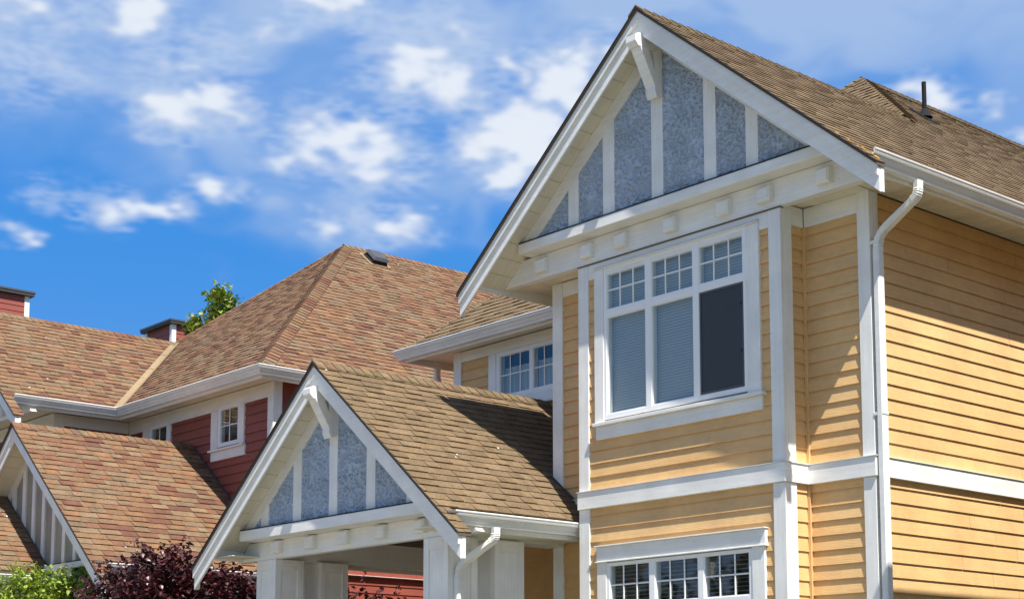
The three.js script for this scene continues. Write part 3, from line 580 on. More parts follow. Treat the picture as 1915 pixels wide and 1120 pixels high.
  add(Y, 'door_frame', [box(-7.05, -5.35, 2.93, 3.12, -1.92, -1.83), box(-7.05, -6.90, .25, 2.929, -1.92, -1.832), box(-5.5, -5.35, .25, 2.929, -1.92, -1.832)], M.trim);
  add(Y, 'door', box(-6.899, -5.501, .25, 2.928, -1.93, -1.86), M.deck);

  // --- soffits, fascias, gutters, downspouts
  const sof = add(Y, 'soffit', [box(.775, 1.325, 6.958, 6.97, -20, -.115, 0), box(-4.437, .775, 6.952, 6.965, -.60, -.115, 0), box(-4.437, -3.9, 6.9645, 6.975, -1.5, -.605, 0), box(-8.39, -3.9, 6.956, 6.968, -2.0, -1.525, 0), box(-8.39, -7.6, 6.955, 6.967, -12, -2.001, 0)], M.soffit);
  for (let z = -.12; z > -4.2; z -= .26) add(sof, 'soffit_plank', box(z > -.2 ? .84 : .80, 1.324, 6.942, 6.9575, z - .250, z, .004), M.soffit);
  for (let x = -4.43; x < 1.2; x += .24) if (x < -3.1 || x > -.03) add(sof, 'soffit_plank', box(x, Math.min(x + .236, x > 0 ? .84 - .002 : 9), 6.932, 6.9515, -.4095, -.121, .002), M.soffit);
  for (let x = -8.38; x < -4.1; x += .24) add(sof, 'soffit_plank', box(x, x + .236, 6.935, 6.9555, -1.849, -1.526, .002), M.soffit);
  const fascia = (...b) => add(Y, 'fascia', box(...b), M.trim);
  fascia(1.3255, 1.354, 6.83, 7.0, -20, .385); fascia(-4.466, -4.438, 6.83, 7.0, -1.45, .43); fascia(-8.419, -3.96, 6.86, 7.03, -1.524, -1.496); fascia(-8.419, -8.391, 6.8602, 7.0298, -14, -1.5245);
  gutter(Y, [[1.3545, 6.998, .384], [1.3545, 6.998, -20]], [[1, 0]]);
  gutter(Y, [[-4.4665, 6.998, .384], [-4.4665, 6.998, -1.3]], [[-1, 0]]);
  gutter(Y, [[-8.4195, 7.028, -14], [-8.4195, 7.028, -1.4955], [-4.49, 7.028, -1.4955]], [[-1, 0], [0, 1]]);
  downspout(Y, [[1.425, 6.868, -.40], [1.425, 6.72, -.40], [.892, 6.44, -.45], [.892, .15, -.45]], [0, 0, 1]);
  for (const y of [6.36, 4.6, 2.6]) add(Y, 'downspout_strap', box(.82, .935, y, y + .03, -.497, -.403, .002), M.gutter);
  downspout(Y, [[-8.46, 6.893, -2.14], [-8.46, 6.64, -2.14], [-7.77, 6.44, -2.08], [-7.77, .2, -2.08]], [0, 0, 1]);

  // --- main gable
  gableFront(Y, { xc: -1.556, yp: 9.425, m: .829, half: 3.145, zr: .49, zg: .15, zb: -.02, soffHalf: 2.88, h1: .135, h2: .288, soff: .155, band: .222, ledgeTop: 7.325,
    battens: [[-3.06, -2.883], [-2.471, -2.284], [-1.69, -1.514], [-.904, -.73], [-.313, -.147]],
    ledge: [-3.90, .79, 7.19, 7.325, .205], beam: [-4.41, 1.30, 6.895, 7.189, .34],
    blocks: [[-3.775, -3.595], [-2.965, -2.795], [-2.40, -2.225], [-1.625, -1.45], [-.84, -.665], [-.265, -.09], [.515, .685]], blockY: [6.955, 7.12],
    bracket: [-1.655, -1.505, 9.125, .545, 8.455] });

  // --- roofs
  const list = [];
  const mr = slopeX(Y, 'roof_slope', { flat: true, xd: 1.38, yd: 6.996, m: .829, z0: .515, regions: [[[1.38, .515], [1.38, -4.48], [-1.556, -4.48], [-1.556, .515]], [[1.38, -4.48], [1.38, -20.3], [-3.4, -20.3], [-3.4, -6.12], [-1.556, -4.48]], [[1.605, .515], [1.605, .388], [1.38, .388], [1.38, .515]]] }, TAN, 301); list.push(mr);
  plainSlope(Y, 'roof_slope', [[-1.556, 9.43, .515], [-1.556, 9.43, -4.48], [-4.50, 6.99, -4.48], [-4.50, 6.99, .515]]); plainSlope(Y, 'roof_slope', [[-4.501, 6.989, .515], [-4.501, 6.989, .40], [-4.72, 6.808, .40], [-4.72, 6.808, .515]]);
  const hf = slopeZ(Y, 'roof_slope', { zd: -1.43, yd: 7.02, m: .844, x0: -8.48, regions: [[[-8.48, -1.43], [-2.6, -1.43], [-1.62, -4.40], [-3.4, -6.12]]] }, TAN, 302); list.push(hf);
  plainSlope(Y, 'roof_slope', [[-8.48, 7.02, -1.43], [-3.4, 10.98, -6.12], [-3.4, 10.98, -20.3], [-8.48, 7.02, -20.3]]);
  const NR = [.829, 1, 0], NL = [-.829, 1, 0], NF = [0, 1, .844], NLh = [-.78, 1, 0];
  layCaps(mr.part, caps([-1.556, 9.432, .52], [-1.556, 9.432, -4.5], NR, NL, TAN, 303));
  layCaps(mr.part, caps([-1.50, 9.42, -4.42], [-3.4, 10.985, -6.13], NR, NF, TAN, 304, .2));
  layCaps(mr.part, caps([-3.4, 10.985, -6.1], [-3.4, 10.985, -20.3], NR, NLh, TAN, 305));
  layCaps(hf.part, caps([-8.46, 7.03, -1.45], [-3.4, 10.985, -6.12], NF, NLh, TAN, 306, .13));
  // vent pipe with its boot
  {
    const x = -2.27, z = -6.03, y = 9.43 - .829 * (x + 1.556);
    const cyl = (r0, r1, h, y0) => { const g = new THREE.CylinderGeometry(r1, r0, h, 20).toNonIndexed(); g.translate(x, y0 + h / 2, z); return g; };
    const v = add(Y, 'vent_pipe', cyl(.032, .032, .53, y), M.pipe_black);
    add(v, 'boot', cyl(.11, .04, .13, y + .0), M.pipe_black);
    const s = .15, dy = .829; add(v, 'boot_plate', hexa([[x - s, y + s * dy - .02, z - s], [x + s, y - s * dy - .02, z - s], [x + s, y - s * dy - .02, z + s], [x - s, y + s * dy - .02, z + s], [x - s, y + s * dy + .035, z - s], [x + s, y - s * dy + .035, z - s], [x + s, y - s * dy + .035, z + s], [x - s, y + s * dy + .035, z + s]]), M.pipe_black);
  }

  // --- portico
  gableFront(Y, { xc: -5.65, yp: 5.878, m: .82, half: 2.81, zr: 1.98, zg: 1.66, zb: 1.46, soffHalf: 2.372, h1: .135, h2: .288, soff: .155, band: .20, ledgeTop: 4.03,
    battens: [[-7.30, -7.12], [-6.555, -6.37], [-5.757, -5.583], [-4.978, -4.80], [-4.19, -4.02]],
    ledge: [-7.70, -3.60, 3.885, 4.03, 1.735], beam: [-8.16, -3.14, 3.645, 3.884, .28],
    blocks: [[-7.265, -7.075], [-6.48, -6.30], [-5.75, -5.57], [-4.985, -4.81], [-4.21, -4.035]], blockY: [3.70, 3.865],
    bracket: [-5.745, -5.595, 5.585, 2.035, 4.98] });
  for (const [a, b] of [[1.02, 1.459], [.31, .76]]) { column(Y, -7.70, -7.25, a, b, 3.643); column(Y, -4.12, -3.67, a, b, 3.643); }
  add(Y, 'portico_beam', box(-7.62, -7.33, 3.645, 4.02, -1.84, 1.359), M.trim); add(Y, 'portico_beam', box(-4.04, -3.75, 3.645, 4.02, -.40, 1.359), M.trim);
  add(Y, 'portico_beam', box(-7.329, -4.041, 3.70, 4.02, 1.10, 1.359), M.trim);
  const pc = add(Y, 'portico_ceiling', box(-7.329, -4.041, 3.96, 3.99, -1.84, 1.099, 0), M.cedar); add(Y, 'porch_floor', box(-7.9, -3.5, .06, .30, -1.84, 2.3, .01), M.cedar);
  const ps = add(Y, 'soffit', box(-3.749, -3.275, 3.682, 3.692, -.40, 1.88, 0), M.soffit); add(Y, 'soffit', box(-8.02, -7.621, 3.682, 3.692, -1.84, 1.88, 0), M.soffit);
  for (let z = 1.34; z > -.2; z -= .26) add(ps, 'soffit_plank', box(-3.665, -3.276, 3.668, 3.6815, z - .255, z, .002), M.soffit);
  fascia(-3.274, -3.246, 3.652, 3.84, -.405, 1.885); fascia(-8.054, -8.026, 3.652, 3.84, -1.84, 1.885);
  gutter(Y, [[-3.2455, 3.838, 1.80], [-3.2455, 3.838, -.405]], [[1, 0]]);
  gutter(Y, [[-8.0545, 3.838, 1.86], [-8.0545, 3.838, -1.84]], [[-1, 0]]);
  downspout(Y, [[-3.165, 3.705, 1.18], [-3.165, 3.58, 1.18], [-3.63, 3.30, 1.33], [-3.63, .1, 1.33]], [0, 0, 1]);
  const pr = slopeX(Y, 'portico_roof', { xd: -3.205, yd: 3.880, m: .82, z0: 2.0, regions: [[[-3.205, 2.0], [-3.205, -.405], [-3.95, -.405], [-3.95, 2.0]], [[-3.95, 2.0], [-3.95, -1.845], [-5.65, -1.845], [-5.65, 2.0]], [[-2.82, 2.0], [-2.82, 1.815], [-3.205, 1.815], [-3.205, 2.0]]] }, TAN, 310); list.push(pr);
  plainSlope(Y, 'portico_roof', [[-5.65, 5.885, 2.0], [-5.65, 5.885, -1.845], [-8.09, 3.884, -1.845], [-8.09, 3.884, 2.0]]); plainSlope(Y, 'portico_roof', [[-8.091, 3.884, 2.0], [-8.091, 3.884, 1.87], [-8.47, 3.573, 1.87], [-8.47, 3.573, 2.0]]);
  layCaps(pr.part, caps([-5.65, 5.892, 2.005], [-5.65, 5.892, -1.85], [.82, 1, 0], [-.82, 1, 0], TAN, 311));
  // step flashing where the portico roof meets the walls
  add(pr.part, 'wall_flashing', prism([[-3.955, 4.495], [-3.21, 3.884], [-3.21, 3.92], [-3.955, 4.531]], -.4095, -.396, 'z'), M.flash);
  add(pr.part, 'loose_flashing', hexa([[-3.10, 3.815, 1.93], [-3.08, 3.795, 1.93], [-3.09, 3.81, 1.78], [-3.11, 3.83, 1.78], [-3.10, 3.828, 1.93], [-3.08, 3.808, 1.93], [-3.09, 3.823, 1.78], [-3.11, 3.843, 1.78]]), M.flash);
  { const R = rng(88), sp = [[-5.6, 1.93], [-5.55, 1.86], [-5.5, 1.9], [-4.15, .95], [-4.1, 1.0], [-4.4, .1]]; flecks(pr.part, 'paint_flakes', sp, x => 3.880 + .82 * (-3.205 - x), 5, M.trim);
    const s2 = []; for (let k = 0; k < 40; k++) s2.push([1.3 - 2.6 * R(), .4 - 6 * R()]); flecks(mr.part, 'leaf_litter', s2, x => 6.996 + .829 * (1.38 - x), 6, M.deck);
    const s3 = []; for (let k = 0; k < 26; k++) s3.push([1.58 - .5 * R() * R(), .50 - .14 * R()]); flecks(mr.part, 'lichen', s3, x => 6.996 + .829 * (1.38 - x), 7, M.lichen); }
  layShingles(Y, list); layBoards(Y, M.yellow);
}

// ================================================================ the red house
{
  const D = thing('red_house', 'dark red clapboard house with white trim and a mottled red-brown shingle roof', 'house');
  const RM = [M.red, M.red, M.red_deep];
  const yRef = 4.20;
  const hole = w => [w[0] - .055, w[1] + .055, w[2] - .055, w[3] + .055], hb = w => [w[0] - .05, w[1] + .05, w[2] - .05, w[3] + .05];
  const w1 = [-12.74, -12.05, 6.06, 6.74], w2 = [-15.12, -14.44, 6.06, 6.74];
  const fw = add(D, 'wall', wallHoles(-15.94, -11.08, .25, 6.93, -1.05, -.8965, [hole(w1), hole(w2)]), M.trim);
  siding(fw, '+z', -.896, -15.85, -11.18, .3, 6.69, yRef, RM, 41, [hb(w1), hb(w2)]);
  const rw = add(D, 'wall', box(-11.26, -11.076, .25, 6.94, -20, -1.051, 0), M.trim);
  siding(rw, '+x', -11.0755, -7.0, -1.0, 3.913, 6.94, yRef, RM, 42); siding(rw, '+x', -11.0755, -7.0, -1.0, .3, 3.895, 3.895 - 27 * .129, RM, 43, [], .129);
  add(D, 'belt_flashing', box(-11.07, -10.985, 3.904, 3.912, -12, -1.03, .002), M.gutter);
  const ww = add(D, 'wall', box(-16.1, -15.946, .25, 6.93, -.89, .55, 0), M.trim);
  siding(ww, '+x', -15.9455, -.87, .44, .3, 6.72, yRef, RM, 44);
  const wf = add(D, 'wall', box(-19.6, -16.105, .25, 6.93, .38, .5545, 0), M.trim);
  siding(wf, '+z', .555, -19.5, -16.05, .3, 6.70, yRef, RM, 45);
  add(D, 'wall', box(-19.6, -19.44, .25, 6.93, -20, .3795, 0), M.red); add(D, 'wall', box(-19.43, -11.08, .25, 6.93, -20.15, -20.001, 0), M.red);
  add(D, 'foundation', [box(-15.9, -11.1, 0, .255, -19.9, -.92, 0), box(-19.5, -15.905, 0, .255, -19.9, .5, 0)], M.concrete);
  cornerBoard(D, [[-11.2, -11.03, .26, 6.93, -.93, -.85], [-11.09, -11.0302, .26, 6.93, -1.02, -.9302], [-16.06, -15.9, .26, 6.93, .52, .60], [-15.96, -15.9002, .26, 6.93, .40, .5195]]);
  add(D, 'frieze', box(-15.899, -11.201, 6.692, 6.93, -.93, -.856), M.trim); add(D, 'frieze', box(-15.96, -15.906, 6.718, 6.93, -.8555, .3995), M.trim); add(D, 'frieze', box(-19.5, -16.061, 6.70, 6.93, .53, .594), M.trim);
  for (const [f, l, c] of [[w1, [-12.675, -12.115], [-12.95, -11.90]], [w2, [-15.05, -14.50], [-15.34, -14.33]]])
    windowFront(D, { frame: f, z: -.855, depth: 1.4, lites: [[l[0], l[1], 6.115, 6.69, 2, 2, 'room']],
      casing: [[c[0], f[0] - .0005, 6.03, 6.6915, -.92, -.84], [f[1] + .0005, c[1], 6.03, 6.6915, -.92, -.84], [c[0] - .03, c[1] + .02, 5.995, 6.0295, -.92, -.80], [c[0] + .01, c[1] + .03, 5.84, 5.9945, -.92, -.842]] });
  // soffits, fascias, gutters
  const sof = add(D, 'soffit', [box(-15.44, -10.75, 6.952, 6.964, -.90, -.46, 0), box(-11.08, -10.755, 6.951, 6.963, -20, -.905, 0), box(-15.95, -15.47, 6.953, 6.965, -.9, 1.66, 0)], M.soffit);
  for (let x = -15.40; x < -10.9; x += .24) add(sof, 'soffit_plank', box(x, x + .236, 6.935, 6.9515, -.849, -.466, .002), M.soffit);
  for (let z = 1.40; z > -.8; z -= .26) add(sof, 'soffit_plank', box(-15.89, -15.472, 6.935, 6.9525, z - .255, z, .002), M.soffit);
  const fascia = (...b) => add(D, 'fascia', box(...b), M.trim);
  fascia(-15.442, -10.726, 6.86, 7.05, -.464, -.436); fascia(-10.754, -10.726, 6.8602, 7.0498, -20, -.4645); fascia(-15.470, -15.4425, 6.8602, 7.0498, -.464, 1.70);
  gutter(D, [[-15.442, 7.043, 1.58], [-15.442, 7.043, -.4355], [-10.7255, 7.043, -.4355], [-10.7255, 7.043, -20]], [[1, 0], [0, 1], [1, 0]]);
  downspout(D, [[-10.65, 6.908, -1.25], [-10.65, 6.74, -1.25], [-10.99, 6.50, -1.15], [-10.99, .2, -1.15]], [0, 0, 1]);
  // roofs
  const list = [];
  const m = .804, ap = [-15.77, 11.13, -5.48];
  const rs = slopeX(D, 'roof_slope', { xd: -10.66, yd: 7.02, m, z0: -.37, regions: [[[-10.66, -.37], [-15.77, -5.48], [-15.77, -20.2], [-10.66, -20.2]]] }, RED, 401); list.push(rs);
  const fs = slopeZ(D, 'roof_slope', { zd: -.37, yd: 7.02, m, x0: -18.6, regions: [[[-10.66, -.37], [-15.376, -.37], [-17.90, -2.894], [-15.77, -5.48]], [[-17.90, -2.894], [-18.36, -2.90], [-15.77, -5.48]]] }, RED, 402); list.push(fs);
  plainSlope(D, 'roof_slope', [[-15.77, 11.13, -5.48], [-15.77, 11.13, -20.2], [-20.9, 7.0, -20.2], [-20.9, 7.0, -.35]]);
  const ws = slopeX(D, 'roof_slope', { xd: -15.376, yd: 7.02, m: .812, z0: 1.775, regions: [[[-15.376, 1.775], [-15.376, -.37], [-17.90, -2.894], [-17.90, 1.775]], [[-14.86, 1.775], [-14.86, 1.60], [-15.376, 1.60], [-15.376, 1.775]]] }, RED, 403); list.push(ws);
  plainSlope(D, 'roof_slope', [[-17.90, 9.07, 1.775], [-17.90, 9.07, -2.9], [-20.94, 6.60, -2.9], [-20.94, 6.60, 1.775]]);
  const NR = [m, 1, 0], NF = [0, 1, m], NL = [-m, 1, 0];
  layCaps(rs.part, caps([-10.70, 7.05, -.41], [-15.77, 11.135, -5.48], NR, NF, RED, 404, .19));
  layCaps(rs.part, caps([-15.77, 11.135, -5.44], [-15.77, 11.135, -20.2], NR, NL, RED, 405, .16));
  layCaps(fs.part, caps([-18.36, 9.06, -2.9], [-15.77, 11.135, -5.48], NF, NL, RED, 406, .12));
  layCaps(ws.part, caps([-17.90, 9.072, 1.78], [-17.90, 9.072, -2.88], [.812, 1, 0], [-.812, 1, 0], RED, 407));
  { // open valley lined with pale metal
    const a = V3(-15.376, 7.02, -.37), b = V3(-17.88, 9.05, -2.875), w = .085;
    const P = (p, dx, dz, h) => [p.x + dx, p.y + h, p.z + dz];
    for (const [dx, dz] of [[w * 1.3, 0], [0, w * 1.3]]) {
      const q = [P(a, 0, 0, .014), P(a, dx, dz, .014), P(b, dx, dz, .014), P(b, 0, 0, .014)];
      add(ws.part, 'valley_flashing', hexa([...q, ...q.map(p => [p[0], p[1] + .012, p[2]])]), M.valley);
    }
  }
  { // low slatted roof vent
    const x = -15.36, z = -5.93, y = 7.02 + m * (-10.66 - x), n = Math.hypot(1, m), U = [0, 0, 1], V = [1 / n, -m / n], N = [m / n, 1 / n];
    const P = (u, v, h) => [x + V[0] * v + N[0] * h, y + V[1] * v + N[1] * h, z + u];
    const v = add(D, 'roof_vent', hexa([P(-.20, -.2, .02), P(.20, -.2, .02), P(.20, .2, .02), P(-.20, .2, .02), P(-.13, -.12, .15), P(.13, -.12, .15), P(.15, .17, .15), P(-.15, .17, .15)]), M.black_edge);
    add(v, 'hood', hexa([P(-.19, -.18, .13), P(.19, -.18, .13), P(.19, .23, .11), P(-.19, .23, .11), P(-.15, -.14, .18), P(.15, -.14, .18), P(.15, .19, .17), P(-.15, .19, .17)]), M.flash);
    add(v, 'base_flange', hexa([P(-.26, -.25, .012), P(.26, -.25, .012), P(.26, .27, .012), P(-.26, .27, .012), P(-.26, -.25, .026), P(.26, -.25, .026), P(.26, .27, .026), P(-.26, .27, .026)]), M.valley);
  }
  // wing gable
  gableFront(D, { xc: -17.90, yp: 9.055, m: .812, half: 3.03, zr: 1.75, zg: 1.38, zb: 1.26, cell: .04, soffHalf: 2.43, h1: .135, h2: .275, soff: .155, band: .22, ledgeTop: 7.2, battens: [[-19.4, -19.22], [-18.75, -18.58], [-17.98, -17.81], [-17.2, -17.03], [-16.6, -16.44]], ledge: [-20.1, -15.72, 7.07, 7.2, 1.44], beam: [-20.5, -15.35, 6.80, 7.069, .3], blocks: [[-18.6, -18.42], [-17.6, -17.42], [-16.6, -16.42], [-15.95, -15.79]], blockY: [6.86, 7.02] });
  add(D, 'wing_soffit', box(-20.6, -15.951, 6.955, 6.968, .50, 1.30, 0), M.soffit);
  // portico of the red house
  gableFront(D, { xc: -13.58, yp: 6.185, m: .829, half: 3.30, zr: 2.34, zg: 1.95, zb: 1.85, soffHalf: 2.80, h1: .12, h2: .262, soff: .15, band: .17, ledgeTop: 3.93, panelName: 'panel', panelMat: M.taupe, recess: .03, battens: [[-14.80, -14.70], [-14.40, -14.29], [-14.01, -13.90], [-13.64, -13.54], [-13.27, -13.17], [-12.89, -12.79], [-12.52, -12.42], [-12.14, -12.04], [-11.77, -11.67]], ledge: [-15.6, -11.30, 3.82, 3.93, 2.03] });
  const pr = slopeX(D, 'portico_roof', { xd: -10.70, yd: 3.815, m: .829, z0: 2.365, regions: [[[-10.70, 2.365], [-10.70, -.845], [-13.58, -.845], [-13.58, 2.365]], [[-10.265, 2.365], [-10.265, 2.12], [-10.70, 2.12], [-10.70, 2.365]]] }, RED, 410); list.push(pr);
  plainSlope(D, 'portico_roof', [[-13.58, 6.195, 2.365], [-13.58, 6.195, -.845], [-16.9, 3.443, -.845], [-16.9, 3.443, 2.365]]);
  layCaps(pr.part, caps([-13.58, 6.205, 2.37], [-13.58, 6.205, -.85], [.829, 1, 0], [-.829, 1, 0], RED, 411));
  add(pr.part, 'wall_flashing', prism([[-13.5, 6.136], [-11.03, 4.089], [-11.03, 4.125], [-13.5, 6.172]], -.849, -.836, 'z'), M.flash);
  gutter(D, [[-10.746, 3.785, 2.11], [-10.746, 3.785, -.84]], [[1, 0]]); fascia(-10.776, -10.7465, 3.60, 3.80, -.84, 2.26);
  add(D, 'portico_beam', box(-11.30, -10.99, 3.50, 3.819, -.84, 1.94), M.trim); add(D, 'portico_beam', box(-15.6, -11.301, 3.52, 3.819, 1.75, 1.94), M.trim);
  add(D, 'portico_ceiling', box(-13.25, -11.301, 3.75, 3.78, -.84, 1.749, 0), M.soffit);
  column(D, -11.36, -10.95, 1.53, 1.94, 3.499);
  add(pr.part, 'loose_flashing', hexa([[-10.64, 3.80, 2.30], [-10.62, 3.78, 2.30], [-10.62, 3.785, 2.13], [-10.64, 3.805, 2.13], [-10.64, 3.812, 2.30], [-10.62, 3.792, 2.30], [-10.62, 3.797, 2.13], [-10.64, 3.817, 2.13]]), M.flash);
  // low wing in front of the portico gable
  const ll = slopeX(D, 'low_roof', { xd: -12.85, yd: 3.80, m: .78, z0: 5.2, regions: [[[-12.85, 5.2], [-12.85, 1.955], [-14.66, 1.955], [-14.66, 5.2]]] }, RED, 420); list.push(ll);
  plainSlope(D, 'low_roof', [[-14.66, 5.212, 5.2], [-14.66, 5.212, 2.36], [-16.5, 3.78, 2.36], [-16.5, 3.78, 5.2]]);
  layCaps(ll.part, caps([-14.66, 5.218, 5.2], [-14.66, 5.218, 2.36], [.78, 1, 0], [-.78, 1, 0], RED, 421));
  gutter(D, [[-12.876, 3.733, 5.15], [-12.876, 3.733, 1.99]], [[1, 0]]); fascia(-12.906, -12.877, 3.56, 3.755, 1.99, 5.15);
  add(D, 'soffit', box(-13.3, -12.907, 3.59, 3.60, 1.99, 5.15, 0), M.soffit);
  add(D, 'low_wall', [box(-16.2, -13.25, .25, 3.75, 4.6, 4.75, 0), box(-13.40, -13.2505, .25, 3.62, 1.99, 4.599, 0)], M.trim);
  add(ll.part, 'wall_flashing', prism([[-14.6, 5.165], [-12.86, 3.808], [-12.86, 3.838], [-14.6, 5.195]], 1.956, 1.966, 'z'), M.flash);
  { const R = rng(89), sp = []; for (let k = 0; k < 4; k++) sp.push([-13.4 + 2.6 * R(), 2.2 - 2.9 * R()]); flecks(pr.part, 'paint_flakes', sp, x => 3.815 + .829 * (-10.70 - x), 8, M.trim);
    const s2 = []; for (let k = 0; k < 3; k++) s2.push([-17.7 + 2.3 * R(), 1.6 - 1.9 * R()]); flecks(ws.part, 'paint_flakes', s2, x => 7.02 + .812 * (-15.376 - x), 9, M.trim);
    const s3 = []; for (let k = 0; k < 4; k++) s3.push([-14.2 + 1.2 * R(), 2.6 - .5 * R()]); flecks(ll.part, 'paint_flakes', s3, x => 3.80 + .78 * (-12.85 - x), 10, M.trim);
    const s4 = []; for (let k = 0; k < 18; k++) s4.push([-15.74 + .35 * R(), -5.5 - 1.9 * R()]); flecks(rs.part, 'paint_flakes', s4, x => 7.02 + m * (-10.66 - x), 12, M.trim); }
  layShingles(D, list); layBoards(D, M.red);
}

// ================================================================ the next house along, just outside the right edge: it shades the foot of the yellow side wall
{
  const N = thing('next_house', 'neighbouring taupe house just past the right edge of the view', 'house');
  add(N, 'wall', box(3.87, 9.5, .2, 6.95, -20, -.2, 0), M.taupe);
  add(N, 'corner_board', box(3.83, 4.0, .2, 6.95, -.25, -.16), M.trim);
  add(N, 'soffit', box(3.38, 3.8695, 6.93, 6.95, -20, .45, 0), M.soffit);
  add(N, 'fascia', box(3.35, 3.379, 6.83, 7.0, -20, .45), M.trim);
  gutter(N, [[3.3495, 6.998, .45], [3.3495, 6.998, -20]], [[-1, 0]]);
  plainSlope(N, 'roof_slope', [[3.31, 6.98, .47], [3.31, 6.98, -20.2], [6.7, 9.7, -20.2], [6.7, 9.7, .47]]); plainSlope(N, 'roof_slope', [[6.7, 9.7, .47], [6.7, 9.7, -20.2], [10.0, 6.98, -20.2], [10.0, 6.98, .47]]);
  add(N, 'gable', prism([[3.9, 6.95], [9.5, 6.95], [6.7, 9.6]], -.3, -.19, 'z'), M.trim);
}

// ================================================================ the house behind, of which only the chimneys show
{
  const D = thing('rear_house', 'house behind the red house, only its two red capped chimneys showing', 'house');
  add(D, 'wall', box(-37, -27.2, .2, 7.2, -16, 3, 0), M.red);
  plainSlope(D, 'roof_slope', [[-26.7, 6.9, 3.4], [-26.7, 6.9, -16.4], [-31.9, 10.6, -16.4], [-31.9, 10.6, 3.4]]); plainSlope(D, 'roof_slope', [[-31.9, 10.6, 3.4], [-31.9, 10.6, -16.4], [-37.5, 6.9, -16.4], [-37.5, 6.9, 3.4]]);
  // chimneys
  const chimney = (x0, x1, z0, z1, y1) => {
    const c = add(D, 'chimney', box(x0 + .02, x1 - .02, 8.6, y1, z0 + .02, z1 - .02, 0), M.red);
    for (let y = 8.7; y < y1 - .02; y += .152) { const b = Math.min(y + .17, y1);
      add(c, 'siding_board', hexa([[x1 - .025, y, z0 + .1], [x1 - .025, y, z1 - .1], [x1 - .001, y, z1 - .1], [x1 - .001, y, z0 + .1], [x1 - .025, b, z0 + .1], [x1 - .025, b, z1 - .1], [x1 - .015, b, z1 - .1], [x1 - .015, b, z0 + .1]]), M.red);
      add(c, 'siding_board', hexa([[x0 + .1, y, z1 - .025], [x1 - .1, y, z1 - .025], [x1 - .1, y, z1 - .001], [x0 + .1, y, z1 - .001], [x0 + .1, b, z1 - .025], [x1 - .1, b, z1 - .025], [x1 - .1, b, z1 - .015], [x0 + .1, b, z1 - .015]]), M.red); }
    for (const [a, b, e, f] of [[x1 - .13, x1 + .005, z1 - .13, z1 + .005], [x0 - .005, x0 + .13, z1 - .13, z1 + .005], [x1 - .13, x1 + .005, z0 - .005, z0 + .13]]) add(c, 'corner_board', box(a, b, 8.6, y1, e, f), M.trim);
    const q = .10; add(c, 'chimney_cap', box(x0 - q, x1 + q, y1, y1 + .075, z0 - q, z1 + q, .004), M.chimney_cap);
    add(c, 'chimney_flashing', convex([[x0 - q - .015, y1 + .0755, z0 - q - .015], [x1 + q + .015, y1 + .0755, z0 - q - .015], [x1 + q + .015, y1 + .0755, z1 + q + .015], [x0 - q - .015, y1 + .0755, z1 + q + .015], [x0 - q - .015, y1 + .125, z0 - q - .015], [x1 + q + .015, y1 + .125, z0 - q - .015], [x1 + q + .015, y1 + .125, z1 + q + .015], [x0 - q - .015, y1 + .125, z1 + q + .015], [x0 + .3, y1 + .21, z0 + .3], [x1 - .3, y1 + .21, z0 + .3], [x1 - .3, y1 + .21, z1 - .3], [x0 + .3, y1 + .21, z1 - .3]], [[0, 1, 2, 3], [0, 1, 5, 4], [1, 2, 6, 5], [2, 3, 7, 6], [3, 0, 4, 7], [4, 5, 9, 8], [5, 6, 10, 9], [6, 7, 11, 10], [7, 4, 8, 11], [8, 9, 10, 11]]), M.flash);
  };
  chimney(-30.14, -28.58, -9.72, -8.60, 12.44); chimney(-30.14, -28.58, -4.44, -2.8, 12.475);
}

